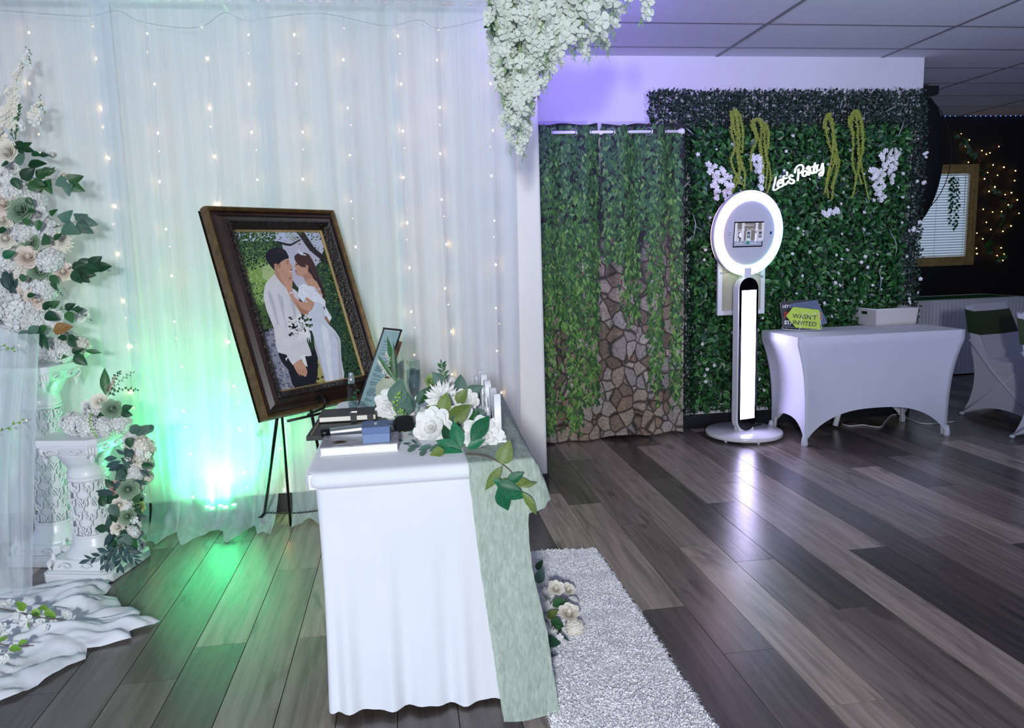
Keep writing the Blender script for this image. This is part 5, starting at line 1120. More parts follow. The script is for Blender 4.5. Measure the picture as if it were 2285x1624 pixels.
def print_material():
    """fabric print of an old stone wall, paler and stonier towards the floor"""
    m, n, l, b, o = nt('stone_wall_print')
    uv = n.new('ShaderNodeUVMap'); uv.uv_map = 'UVMap'
    d = n.new('ShaderNodeTexNoise'); d.inputs['Scale'].default_value = 7; l.new(uv.outputs[0], d.inputs['Vector'])
    mx = n.new('ShaderNodeMix'); mx.data_type = 'VECTOR'; mx.inputs[0].default_value = .06; l.new(uv.outputs[0], mx.inputs[4]); l.new(d.outputs['Color'], mx.inputs[5])
    mp = n.new('ShaderNodeMapping'); mp.inputs['Scale'].default_value = (13, 10, 1); l.new(mx.outputs[1], mp.inputs[0])
    ve = n.new('ShaderNodeTexVoronoi'); ve.feature = 'DISTANCE_TO_EDGE'; ve.inputs['Scale'].default_value = 1; l.new(mp.outputs[0], ve.inputs['Vector'])
    vc = n.new('ShaderNodeTexVoronoi'); vc.inputs['Scale'].default_value = 1; l.new(mp.outputs[0], vc.inputs['Vector'])
    sp = n.new('ShaderNodeSeparateColor'); l.new(vc.outputs['Color'], sp.inputs[0])
    cr = n.new('ShaderNodeValToRGB'); e_ = cr.color_ramp.elements; e_[0].color = lin((112, 98, 86)); e_[1].color = lin((212, 198, 184))
    for p, c in ((.25, (150, 128, 110)), (.5, (176, 162, 146)), (.75, (156, 150, 148))): q = cr.color_ramp.elements.new(p); q.color = lin(c)
    l.new(sp.outputs[0], cr.inputs[0])
    g = n.new('ShaderNodeTexNoise'); g.inputs['Scale'].default_value = 60; g.inputs['Detail'].default_value = 5; l.new(uv.outputs[0], g.inputs['Vector'])
    gr = n.new('ShaderNodeValToRGB'); gr.color_ramp.elements[0].position = .3; gr.color_ramp.elements[1].position = .7; gr.color_ramp.elements[0].color = (.5, .48, .45, 1); gr.color_ramp.elements[1].color = (1.15, 1.13, 1.1, 1); l.new(g.outputs['Fac'], gr.inputs[0])
    m1 = n.new('ShaderNodeMix'); m1.data_type = 'RGBA'; m1.blend_type = 'MULTIPLY'; m1.inputs[0].default_value = 1; l.new(cr.outputs[0], m1.inputs[6]); l.new(gr.outputs[0], m1.inputs[7])
    jr = n.new('ShaderNodeValToRGB'); jr.color_ramp.elements[0].position = .01; jr.color_ramp.elements[1].position = .09; jr.color_ramp.elements[0].color = (.12, .10, .085, 1); jr.color_ramp.elements[1].color = (1, 1, 1, 1); l.new(ve.outputs['Distance'], jr.inputs[0])
    m2 = n.new('ShaderNodeMix'); m2.data_type = 'RGBA'; m2.blend_type = 'MULTIPLY'; m2.inputs[0].default_value = 1; l.new(m1.outputs[2], m2.inputs[6]); l.new(jr.outputs[0], m2.inputs[7])
    # the printed image is nearly black-green behind the upper foliage
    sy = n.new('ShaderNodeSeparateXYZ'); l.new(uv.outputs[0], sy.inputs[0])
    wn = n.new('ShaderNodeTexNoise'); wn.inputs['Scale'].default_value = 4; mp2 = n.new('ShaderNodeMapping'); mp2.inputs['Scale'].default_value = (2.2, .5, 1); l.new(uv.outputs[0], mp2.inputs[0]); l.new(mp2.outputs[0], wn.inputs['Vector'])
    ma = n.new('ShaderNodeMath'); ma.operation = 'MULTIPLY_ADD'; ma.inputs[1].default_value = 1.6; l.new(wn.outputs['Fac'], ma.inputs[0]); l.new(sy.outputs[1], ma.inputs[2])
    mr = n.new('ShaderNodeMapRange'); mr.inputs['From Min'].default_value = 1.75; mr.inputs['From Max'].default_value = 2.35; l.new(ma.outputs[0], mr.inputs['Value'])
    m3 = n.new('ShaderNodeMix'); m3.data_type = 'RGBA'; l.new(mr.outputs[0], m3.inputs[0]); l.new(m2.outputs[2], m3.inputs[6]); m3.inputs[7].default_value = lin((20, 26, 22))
    l.new(m3.outputs[2], b.inputs['Base Color']); b.inputs['Roughness'].default_value = .75; b.inputs['Sheen Weight'].default_value = .1
    return m
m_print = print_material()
inkg = [mat('ivy_ink_%d' % i, c, .75, var=.12, scale=40) for i, c in enumerate(((44, 78, 42), (68, 112, 50), (92, 140, 58), (122, 166, 82), (58, 98, 58), (94, 138, 78)))]
X0w = ony(1258, 293, RY).x; PERW = .268
def csurf(x, z, ph=0.0):
    a = .034*(.55+.45*min(1, max(0, z/RZ)))
    return RY+a*cos(2*pi*(x-X0w)/PERW)+.012*sin(x*9+z*1.7+ph)*(1-z/2.3)
def curtain(xa, xb_, zt, label, cols, seed, hem, gap):
    t = thing('print_curtain', label, 'curtain', ((xa+xb_)/2, RY, 0), 0, 'ivy print curtains'); b = MB(); nu, nv = 90, 50; b.uv = []
    def P(x, z, off=0.0): return V((x, csurf(x, z, seed)-off, z))
    for j in range(nv+1):
        for i in range(nu+1):
            u = i/nu; v = j/nv; x = xa+gap[0]*v**5+(xb_-gap[1]*v**5-xa-gap[0]*v**5)*u; z = (zt+.012*cos(2*pi*(x-X0w)/PERW))*v+(hem(u))*(1-v)
            b.v.append(tuple(P(x, z))); b.uv.append((x, z))
    for j in range(nv):
        for i in range(nu): b.f.append((j*(nu+1)+i, j*(nu+1)+i+1, (j+1)*(nu+1)+i+1, (j+1)*(nu+1)+i)); b.m.append(0)
    b.build('fabric_panel', m_print, t, True, world=True)
    lp = MB(); R = random.Random(seed)
    def onp(px, py): return ony(px, py, RY)
    for (pa, pb, ya, yb, dens) in cols:
        A = onp(pa, ya); B = onp(pb, yb); wdt = abs(B.x-A.x); hgt = abs(A.z-B.z); n = int(wdt*hgt*dens)
        for _ in range(n):
            f = R.random(); x = A.x+(B.x-A.x)*R.random(); z = A.z+(B.z-A.z)*f
            fz = (zt-z)/zt
            if f > .8 and R.random() < (f-.8)*3: continue
            L = R.uniform(.026, .058); a = -pi/2+R.uniform(-.75, .75); wd = L*R.uniform(.16, .26)
            ci = R.choice((0, 0, 1, 1, 2, 3) if fz+R.uniform(-.3, .3) > .35 else (0, 0, 1, 4, 4, 5)); lp.mi = ci
            dx, dz = cos(a), sin(a); off = .0006+.0012*R.random()
            pts = [(x, z), (x+dx*L*.35-dz*wd, z+dz*L*.35+dx*wd), (x+dx*L*.7-dz*wd*.6, z+dz*L*.7+dx*wd*.6), (x+dx*L, z+dz*L), (x+dx*L*.7+dz*wd*.6, z+dz*L*.7-dx*wd*.6), (x+dx*L*.35+dz*wd, z+dz*L*.35-dx*wd)]
            if any(q[0] < xa or q[0] > xb_ or q[1] > zt or q[1] < .03 for q in pts): continue
            lp.poly([P(q[0], q[1], off) for q in pts])
    stuff(lp.build('printed_ivy', inkg, t, world=True))
    # grommets where the rod passes through the cloth
    x = X0w-PERW*2.25
    while x < xb_:
        if x > xa+.02:
            s = MB(); s.tube([V((x, 0, 0))+V((.0, .027*cos(a), .027*sin(a))) for a in [2*pi*i/24 for i in range(24)]], .006, 8, closed=True)
            o = s.build('grommet', m_chrome, t, True); yv = csurf(x, RZ, seed); sl = (csurf(x+.004, RZ, seed)-csurf(x-.004, RZ, seed))/.008
            o.matrix_basis = WM(t).inverted() @ Matrix.Translation((x, yv, RZ)) @ Matrix.Rotation(math.atan(sl)+pi/2, 4, 'Z') @ Matrix.Translation((-x, 0, 0))
        x += PERW/2
    return t
D = 4200
xl0 = WXE+.03; xs1 = ony(1344, 400, RY).x; xs2 = ony(1340, 400, RY).x; xr1 = ony(1527, 500, RY).x
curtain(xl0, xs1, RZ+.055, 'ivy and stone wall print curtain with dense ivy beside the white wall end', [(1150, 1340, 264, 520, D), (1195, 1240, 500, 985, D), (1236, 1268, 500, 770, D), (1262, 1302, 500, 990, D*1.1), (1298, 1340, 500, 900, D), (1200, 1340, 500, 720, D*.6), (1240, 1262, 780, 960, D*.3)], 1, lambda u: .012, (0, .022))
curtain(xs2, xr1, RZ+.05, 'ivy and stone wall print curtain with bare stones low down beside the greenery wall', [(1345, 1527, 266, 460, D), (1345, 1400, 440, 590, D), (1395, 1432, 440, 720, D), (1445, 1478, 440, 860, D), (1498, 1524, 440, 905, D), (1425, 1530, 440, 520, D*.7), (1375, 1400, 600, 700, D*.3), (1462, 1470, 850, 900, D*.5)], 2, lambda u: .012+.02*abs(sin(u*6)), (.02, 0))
# ================================================================== GREENERY WALL
GY = BY-.03
gx0 = ony(1450, 210, GY).x; gx1 = BXE-.012; gz1 = ony(1700, 207, GY).z
gw = thing('greenery_wall', 'artificial greenery wall of boxwood mats with leafy ivy panels and tiny white blossoms', 'greenery wall', ((gx0+gx1)/2, GY, 0))
m_lat = mat('green_plastic_lattice', (16, 34, 24), .55, var=.2)
la = MB(); st_ = .05
x = gx0+.02
while x < gx1: la.box(x-.002, x+.002, GY+.012, GY+.018, .12, gz1-.02); x += st_
z = .14
while z < gz1: la.box(gx0+.01, gx1-.005, GY+.01, GY+.016, z-.002, z+.002); z += st_
stuff(la.build('lattice', m_lat, gw, world=True))
cx0, cx1 = ony(1538, 600, GY).x, ony(2006, 500, GY).x; cz1 = ony(1700, 286, GY).z; cz0 = .17
bxm = [mat('boxwood_leaf_%d' % i, c, .5, var=.2) for i, c in enumerate(((16, 38, 28), (24, 52, 36), (34, 64, 44)))]
bo = MB(); R = random.Random(41)
def quadleaf(b, p, d, n, L, W):
    d = d.normalized(); sd = d.cross(n).normalized(); n = sd.cross(d)
    b.add([p, p+d*L*.5+sd*W+n*W*.3, p+d*L, p+d*L*.5-sd*W+n*W*.3], [(0, 1, 2), (0, 2, 3)])
for i in range(40000):
    x = R.uniform(gx0-.01, gx1+.01); z = R.uniform(.1, gz1+.012)
    inside = cx0+.05 < x < cx1-.05 and z < cz1-.05
    if inside: continue
    if x < ony(1500, 600, GY).x and z < 1.9: continue
    if noise.noise(V((x*22, z*22, 2))) > .55: continue
    bo.mi = R.choice((0, 0, 0, 1, 1, 2)); a = R.uniform(0, 6.28); d = V((cos(a), -R.uniform(.1, .9), sin(a)))
    quadleaf(bo, V((x, GY+R.uniform(-.04, .012), z)), d, V((R.uniform(-.6, .6), -1, R.uniform(-.6, .6))), R.uniform(.019, .031), R.uniform(.007, .011))
stuff(bo.build('boxwood_foliage', bxm, gw, world=True))
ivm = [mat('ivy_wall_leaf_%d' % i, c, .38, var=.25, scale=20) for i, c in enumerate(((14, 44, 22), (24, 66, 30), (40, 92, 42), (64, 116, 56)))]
ivb = MB()
def bigleaf(b, p, d, n, L, W):
    d = d.normalized(); sd = d.cross(n).normalized(); n = sd.cross(d)
    b.add([p, p+d*L*.28+sd*W+n*W*.35, p+d*L*.65+sd*W*.8+n*W*.3, p+d*L, p+d*L*.65-sd*W*.8+n*W*.3, p+d*L*.28-sd*W+n*W*.35, p+d*L*.5], [(0, 1, 6), (1, 2, 6), (2, 3, 6), (3, 4, 6), (4, 5, 6), (5, 0, 6)])
for i in range(17500):
    x = R.uniform(cx0, cx1); z = R.uniform(cz0, cz1)
    if noise.noise(V((x*14, z*14, 7))) > .62: continue
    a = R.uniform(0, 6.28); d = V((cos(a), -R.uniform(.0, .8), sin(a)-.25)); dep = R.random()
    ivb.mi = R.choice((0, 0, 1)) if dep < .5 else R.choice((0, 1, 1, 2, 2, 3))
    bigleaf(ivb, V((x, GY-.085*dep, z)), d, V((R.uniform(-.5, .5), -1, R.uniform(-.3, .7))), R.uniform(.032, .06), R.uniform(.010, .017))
stuff(ivb.build('ivy_foliage', ivm, gw, world=True))
wm = [leaf_mesh('leaf', m, .3, 'ovate', .12, .15, 5) for m in ivm[1:]]
for i in range(240):
    x = R.uniform(cx0+.03, cx1-.03); z = R.uniform(cz0+.05, cz1-.03); a = R.uniform(0, 6.28)
    inst(R.choice(wm), 'leaf', gw, basis((cos(a), -.35, sin(a)-.2), (R.uniform(-.5, .5), -1, R.uniform(-.2, .6)), (x, GY-.085, z), R.uniform(.045, .07)))
for i in range(150):
    x = R.uniform(cx0+.02, cx1-.02); z = R.uniform(cz0+.05, cz1-.02)
    if i < 26: x = R.uniform(cx1, gx1-.03)
    inst(F['blo_w'], 'white_blossom', gw, face((R.uniform(-.5, .5), -1, R.uniform(-.2, .7)), (x, GY-.09-R.random()*.015, z), R.uniform(.009, .016), R.uniform(0, 6)))
m_pale = mat('pale_green_blade', (150, 168, 160), .5, var=.1)
for pts in ([(1538, 405), (1525, 420)], [(1548, 300), (1530, 285)], [(1530, 545), (1545, 525)], [(1880, 222), (1875, 242)], [(2002, 235), (1978, 248)], [(2018, 270), (2004, 305)], [(1545, 475), (1552, 500), (1546, 535)], [(1984, 510), (2000, 545), (1998, 570)], [(1960, 600), (1966, 625), (1962, 650)], [(1930, 440), (1935, 455), (1925, 480)]):
    W = smooth_path([ony(x, y, GY-.10) for x, y in pts], 5); k = len(W); MB().tube(W, [.005*(1-abs(2*i/(k-1)-1)*.8) for i in range(k)], 5).build('pale_blade', m_pale, gw, True, world=True)
# ---- amaranthus
m_ama = mat('chartreuse_amaranthus', (150, 164, 68), .75, var=.25, scale=90)
def amar(top, strs, label):
    T0 = ony(*top, GY-.11); t = thing('amaranthus_spray', label, 'flower spray', T0, 0, 'chartreuse amaranthus sprays on the greenery wall'); RR = random.Random(top[0])
    for s_ in strs:
        W = smooth_path([ony(x, y, GY-.12-RR.uniform(0, .02)) for x, y in s_], 10); b = MB(); b.tube(W, .004, 5)
        for i, q in enumerate(W):
            for _ in range(7):
                f = i/len(W); r = .012*(1-.45*f); b.ball(q+V((RR.uniform(-r, r), RR.uniform(-r, r), RR.uniform(-.008, .008))), RR.uniform(.0045, .0075)*(1-.3*f), 2)
        b.build('tassel', m_ama, t, world=True)
    return t
amar((1637, 250), [[(1634, 255), (1632, 290), (1640, 330), (1632, 355), (1640, 385), (1655, 410)], [(1637, 248), (1645, 280), (1645, 340), (1650, 390), (1636, 425)], [(1640, 246), (1652, 262), (1658, 300), (1656, 340)], [(1640, 246), (1650, 300), (1648, 350), (1662, 385), (1660, 420)], [(1632, 250), (1636, 275), (1642, 300)], [(1645, 330), (1655, 370), (1640, 400), (1634, 430)]], 'chartreuse amaranthus spray hanging above the wisteria pair beside the print curtains')
amar((1690, 268), [[(1690, 266), (1678, 280), (1688, 310), (1676, 345), (1676, 380)], [(1692, 265), (1700, 285), (1696, 330), (1704, 365), (1700, 405)], [(1694, 266), (1712, 285), (1714, 320), (1710, 350), (1720, 390), (1712, 430)], [(1690, 266), (1680, 272), (1690, 300), (1700, 340), (1698, 380)], [(1705, 280), (1706, 320), (1712, 370), (1708, 420)]], 'chartreuse amaranthus spray hanging directly above the glowing ring')
amar((1848, 256), [[(1848, 254), (1842, 275), (1850, 320), (1862, 355), (1850, 395), (1840, 430)], [(1850, 254), (1858, 280), (1862, 320), (1872, 365), (1862, 400), (1856, 445)], [(1846, 256), (1838, 280), (1848, 290)], [(1852, 258), (1860, 310), (1855, 360), (1845, 400), (1848, 440)], [(1856, 270), (1864, 330), (1866, 375), (1855, 420)]], 'chartreuse amaranthus spray hanging beside the end of the neon sign')
amar((1908, 248), [[(1906, 248), (1896, 270), (1904, 310), (1902, 360), (1910, 400), (1902, 440)], [(1910, 246), (1918, 260), (1924, 300), (1922, 350), (1912, 390), (1906, 420)], [(1908, 248), (1914, 290), (1916, 340), (1924, 380), (1938, 442)], [(1905, 250), (1900, 280), (1906, 300)], [(1912, 250), (1924, 280), (1926, 330), (1915, 370), (1922, 410)]], 'chartreuse amaranthus spray hanging nearest the white wisteria clump')
# ---- white wisteria racemes
def wist(lines, label):
    t = thing('wisteria_raceme', label, 'flower spray', ony(*lines[0][0], GY-.12), 0, 'white wisteria racemes on the greenery wall'); RR = random.Random(lines[0][0][0])
    for (a, b, n, w_) in lines:
        A, B = ony(*a, GY-.11), ony(*b, GY-.11); s = MB().tube([A, B], .0016, 5).build('stem', m_stem, t, world=True)
        for i in range(n):
            f = (i+.5)/n; q = A.lerp(B, f)+V((RR.uniform(-1, 1)*w_*(1-.6*f), -RR.uniform(.0, .03), RR.uniform(-.01, .01)))
            inst(F['blo_w'], 'blossom', s, face((RR.uniform(-.9, .9), -1, RR.uniform(-.5, .5)), q, .024*(1-.35*f)*RR.uniform(.8, 1.15), RR.uniform(0, 6)))
    return t
wist([((1590, 368), (1600, 448), 26, .045), ((1618, 378), (1624, 452), 26, .045)], 'pair of white wisteria racemes hanging beside the print curtains')
wist([((1686, 345), (1696, 424), 26, .045)], 'single white wisteria raceme hanging behind the top of the glowing ring')
wist([((1990, 332), (1985, 410), 30, .05), ((1952, 380), (1966, 450), 28, .045), ((1972, 345), (1966, 400), 16, .04)], 'clump of white wisteria racemes near the free end of the greenery wall')
t = thing('orchid_sprig', 'small white orchid sprig on the greenery wall below the neon sign', 'flower spray', ony(1850, 475, GY-.12))
s = MB().tube(smooth_path([ony(x, y, GY-.10) for x, y in ((1838, 482), (1855, 470), (1868, 468))], 4), .0015, 5).build('stem', m_stem, t, world=True)
for x, y, r in ((1838, 474, 7), (1846, 478, 8), (1852, 470, 6), (1860, 474, 7), (1867, 467, 6), (1870, 472, 6)): flower(s, 'blo_w', x, y, r, GY-.12, (0, -1, .2), .3)
t = thing('leafy_branch', 'broad leaved green branch above the white wisteria clump', 'branch', ony(1975, 320, GY-.1))
sprig(t, pts_y([(1990, 345), (1965, 310), (1940, 298)], GY-.11), 'od', .06, 12, r=.002, spread=55)
# ---- neon sign
def cn(x, y): return ony(1680+x/11.425, 340+y/11.425, GY-.135)
strokes = [[(592, 622), (560, 780), (525, 925), (548, 962), (610, 940), (690, 888)], [(655, 808), (725, 770), (748, 715), (708, 690), (655, 745), (640, 835), (690, 880), (780, 845), (800, 790)], [(800, 585), (780, 720), (790, 815), (850, 815), (900, 750), (925, 715)], [(722, 690), (880, 648)], [(862, 492), (886, 528), (868, 598)], [(1032, 612), (985, 570), (942, 615), (962, 675), (1040, 702), (1060, 755), (1005, 795), (925, 765)],
           [(1172, 415), (1168, 560), (1150, 728)], [(1078, 525), (1098, 410), (1180, 325), (1265, 325), (1298, 405), (1250, 490), (1180, 540)], [(1390, 490), (1335, 470), (1282, 525), (1285, 592), (1340, 600), (1390, 530), (1402, 470), (1405, 555), (1440, 575)], [(1440, 575), (1462, 470), (1440, 430), (1385, 400), (1420, 350), (1460, 385), (1470, 450), (1490, 515), (1535, 535), (1570, 480)], [(1592, 258), (1572, 400), (1562, 490), (1600, 520), (1655, 465)], [(1508, 368), (1672, 318)], [(1655, 330), (1642, 415), (1682, 455), (1745, 415), (1785, 270)], [(1785, 270), (1805, 430), (1785, 560), (1735, 598), (1702, 560), (1745, 505), (1812, 462)]]
t = thing('neon_sign', "white neon sign reading Let's Party on clear backing on the greenery wall", 'neon sign', cn(1150, 600))
m_neon = emit('neon_white', (255, 255, 255), 3.2); m_neons = mat('neon_side_silicone', (232, 236, 240), .4)
bk = MB(); nb_ = MB(); ntb = MB(); wl_ = []
for s_ in strokes:
    W = smooth_path([cn(*p) for p in s_], 6); ntb.tube(W, .0042, 8); nb_.tube([q+V((.0, .012, 0)) for q in W], .0058, 6); wl_.append(W)
ntb.build('neon_tube', m_neon, t, True, world=True); nb_.build('tube_base', m_neons, t, True, world=True)
for W in wl_: bk.tube([q+V((0, .019, 0)) for q in W], .013, 8)
bk.build('acrylic_backing', m_glass, t, True, world=True)
t['label'] = "white neon sign reading Let's Party on the greenery wall"
# ---- canvas hung face to the wall behind the booth
cY = GY-.145
t = thing('stretched_canvas', 'white stretched canvas hung back to front on the greenery wall behind the ring', 'canvas', ony(1652, 700, cY))
A, B = ony(1600, 704, cY), ony(1704, 704, cY); zt = ony(1610, 545, cY).z; xa, xb2 = A.x, B.x; za = A.z
MB().box(xa+.004, xb2-.004, cY+.012, cY+.014, za+.004, zt-.004).build('canvas_back', mat('raw_canvas', (196, 188, 172), .85, var=.06, bump=.2, bscale=600), t, world=True)
m_strw = mat('white_primed_edge', (224, 224, 228), .7, var=.03)
for (a, b_, c, d) in ((xa, xa+.032, za, zt), (xb2-.032, xb2, za, zt), (xa+.032, xb2-.032, za, za+.032), (xa+.032, xb2-.032, zt-.032, zt)): MB().box(a, b_, cY-.012, cY+.012, c, d).build('stretcher_bar', m_strw, t, world=True, bevel=.002)
MB().tube(smooth_path([ony(1609, 610, cY-.016), ony(1640, 606, cY-.016), ony(1670, 607, cY-.016), ony(1703, 617, cY-.016)], 4), .0012, 5).build('hanging_wire', m_black, t, world=True)
for x, y in ((1609, 610), (1701, 617)):
    q = ony(x, y, cY-.015); MB().tube([q+V((.007*cos(a), 0, .007*sin(a))) for a in [2*pi*i/12 for i in range(12)]], .0016, 5, closed=True).build('d_ring', m_chrome, t, world=True)
# ================================================================== PHOTO BOOTH
PB = V((2.38, 4.93, 0)); PTH = radians(14)
pb = thing('photo_booth', 'white photo booth kiosk with glowing ring light and lit column screen', 'photo booth', PB, PTH)
m_pbw = mat('gloss_white_booth', (226, 226, 232), .25, var=.02, coat=.4)
m_pbk = mat('gloss_black', (8, 8, 10), .15, var=.1)
MB().lathe([(.0, .016), (.262, .016), (.27, .02), (.27, .042), (.264, .047), (.0, .047)], 64).build('base_disc', m_pbw, pb, True)
for a in range(6): MB().lathe([(.011, 0), (.011, .016)], 10, (.22*cos(a*pi/3+.3), .22*sin(a*pi/3+.3), 0)).build('foot', m_pbw, pb)
def zat(px, py, P):
    d = ray(px, py); t = V((P.x-CAM.x, P.y-CAM.y)).length/V((d.x, d.y)).length; return CAM.z+d.z*t
z_top = zat(1664, 617, PB); z_bot = zat(1664, 960, PB)
SWd, SDp = .088, .062
def stadium(w, z0, z1, n=14):
    return [(w*cos(a), z1-w+w*sin(a)) for a in [pi*i/n for i in range(n+1)]]+[(w*cos(a), z0+w+w*sin(a)) for a in [pi+pi*i/n for i in range(n+1)]]
UP = Matrix(((1, 0, 0, 0), (0, 0, -1, 0), (0, 1, 0, 0), (0, 0, 0, 1)))      # prism z -> -y (front)
MB().prism(stadium(SWd, z_bot, z_top), -SDp/2, SDp/2, UP).build('column', m_pbw, pb, bevel=.006)
MB().prism(stadium(SWd-.006, z_bot+.006, z_top-.006), SDp/2, SDp/2+.004, UP).build('front_glass', m_pbk, pb)
MB().box(-.064, .064, -.03, .03, .045, z_bot+.05).build('column_foot', m_pbw, pb, bevel=.004)
zs1, zs0 = zat(1668, 647, PB), zat(1668, 932, PB)
def screen_mat():
    m, n, l, b, o = nt('column_screen'); tc = n.new('ShaderNodeTexCoord'); no = n.new('ShaderNodeTexNoise'); no.inputs['Scale'].default_value = 5; no.inputs['Detail'].default_value = 4; l.new(tc.outputs['Object'], no.inputs['Vector'])
    r = n.new('ShaderNodeValToRGB'); r.color_ramp.elements[0].position = .3; r.color_ramp.elements[1].position = .7; r.color_ramp.elements[0].color = (.52, .45, 1.0, 1); r.color_ramp.elements[1].color = (.78, .74, 1, 1); l.new(no.outputs['Fac'], r.inputs[0])
    l.new(r.outputs[0], b.inputs['Emission Color']); b.inputs['Emission Strength'].default_value = 14.0; b.inputs['Base Color'].default_value = (.02, .02, .02, 1); b.inputs['Roughness'].default_value = .2; return m
MB().box(-.062, .062, -SDp/2-.006, -SDp/2-.004, zs0, zs1).build('column_screen', screen_mat(), pb)
# head
zc = zat(1683, 520, PB); RR_ = .294; LE = radians(5)
HM = Matrix.Translation((.0, -.02, zc)) @ Matrix.Rotation(LE, 4, 'X') @ UP
hd = MB().lathe([(.0, -.045), (RR_-.02, -.045), (RR_, -.03), (RR_, .0), (RR_-.006, .006), (0, .006)], 64, mx=HM).build('head_shell', m_pbw, pb, True)
def ring_mat():
    m, n, l, b, o = nt('rgb_ring_diffuser'); g = n.new('ShaderNodeAttribute'); g.attribute_name = 'hue'; 
    l.new(g.outputs['Color'], b.inputs['Emission Color']); b.inputs['Emission Strength'].default_value = 4.6; b.inputs['Base Color'].default_value = (.9, .9, .9, 1); return m
rg_ = MB(); rg_.lathe([(.222, .004), (.224, .014), (.232, .018), (.282, .018), (.290, .014), (.292, .002)], 96, mx=HM, cap=False)
m_ring = ring_mat(); ro = rg_.build('ring_diffuser', m_ring, pb, True)
rb2 = MB().lathe([(.285, -.0465), (.262, -.0465)], 96, mx=HM, cap=False).build('rear_glow_ring', m_ring, pb)  # added glow behind the head, casts colour on foliage and canvas
HMi = HM.inverted()
stops = [(0, (.22, .50, 1)), (60, (.38, .48, 1)), (100, (.75, .55, 1)), (150, (1, .45, .95)), (185, (1, .45, .62)), (215, (1, .66, .5)), (250, (.85, .95, .6)), (285, (.45, 1, .62)), (325, (.28, .92, .85)), (360, (.22, .50, 1))]
for ob_, i, v in [(o_, i_, v_) for o_ in (ro, rb2) for i_, v_ in enumerate(o_.data.vertices)]:
    ca = ob_.data.color_attributes.get('hue') or ob_.data.color_attributes.new('hue', 'FLOAT_COLOR', 'POINT')
    q = HMi @ v.co; a = math.degrees(math.atan2(q.y, q.x)) % 360
    for (a0, c0), (a1, c1) in zip(stops, stops[1:]):
        if a0 <= a <= a1: f = (a-a0)/(a1-a0); c = [c0[k]+(c1[k]-c0[k])*f for k in range(3)]; break
    ca.data[i].color = (*[.03+.97*x**1.3 for x in c], 1)
MB().lathe([(.0, .0075), (.222, .0075)], 64, mx=HM, cap=False).build('face_plate', mat('pale_grey_plate', (196, 198, 206), .35, var=.02), pb)
def hbox(name, x0, x1, y0, y1, z0, z1, m): return MB().box(x0, x1, y0, y1, z0, z1, HM).build(name, m, pb)
hbox('tablet', -.135, .118, -.094, .080, .0075, .011, m_pbk)
tw0, tw1, th0, th1 = -.130, .110, -.086, .072
scn = MB(); smats = [emit('screen_%d' % i, c, .32) for i, c in enumerate(((170, 166, 156), (120, 114, 104), (206, 206, 204), (70, 78, 92), (150, 156, 176), (235, 236, 236), (30, 30, 36), (60, 130, 110), (196, 150, 126)))]
def sq(i, x0, x1, y0, y1, z=.0112):
    scn.mi = i; f = lambda u, v: HM @ V((tw0+(tw1-tw0)*u, th0+(th1-th0)*v, z)); scn.poly([f(x0, y0), f(x1, y0), f(x1, y1), f(x0, y1)])
sq(1, 0, 1, 0, 1); sq(4, 0, 1, 0, .24, .0113)
for a in (.0, .25, .74, .96): sq(2, a, a+.09, .22, 1, .0114)
for a in (.10, .42, .84): sq(2, a, a+.17, .2, .66, .0115); sq(3, a+.03, a+.14, .5, .62, .0116); sq(3, a+.03, a+.075, .34, .47, .0116); sq(3, a+.095, a+.14, .34, .47, .0116)
sq(5, .17, .25, .38, .58, .0117); sq(6, .175, .205, .18, .38, .0117); sq(6, .215, .24, .22, .38, .0117); sq(8, .19, .225, .58, .64, .0117)
sq(5, .735, .795, .18, .54, .0117); sq(8, .75, .78, .54, .6, .0117); sq(6, .745, .785, .58, .62, .01172)
sq(7, .47, .52, .34, .40, .0118); sq(7, .44, .55, .06, .22, .0118)
for j in range(4): sq(1, .02, .98, .03+.055*j, .037+.055*j, .01145)
for a in (.06, .60): sq(5, a, a+.24, .10, .115, .0117)
scn.build('tablet_screen', smats, pb)
me = text_mesh('Welcome to', .016, smats[5], 0, 'CENTER'); inst(me, 'screen_text', pb, WM(pb) @ HM @ Matrix.Translation((-.01, .052, .0119)))
sw = MB()
for k, (a, n) in enumerate(((-.112, 5), (-.055, 1), (-.03, 9))):
    pts = [HM @ V((a+i*.0046, .026+.005*sin(i*1.9+k)+.003*sin(i*.7), .0122)) for i in range(n*3)]; 
    if len(pts) > 1: sw.tube(smooth_path(pts, 3), .0008, 4)
stuff(sw.build('screen_script', smats[5], pb))
MB().lathe([(.0, .009), (.010, .009), (.011, .0075)], 16, mx=HM @ Matrix.Translation((.19, 0, 0))).build('camera_hole', mat('blue_black_lens', (24, 60, 96), .1), pb, True)
MB().lathe([(.0, .016), (.007, .014), (.011, .0075)], 16, mx=HM @ Matrix.Translation((-.175, -.0, 0))).build('knob', m_chrome, pb, True)
MB().box(-.03, .03, -.02, .04, z_top-.05, zc-.24).build('neck', m_pbw, pb)
MB().tube(smooth_path([(.09, .02, .05), (.14, .03, .06), (.2, .06, .052), (.3, .1, .01), (.42, .1, .008)], 5), .006, 6).build('power_cable', m_cable, pb, True)
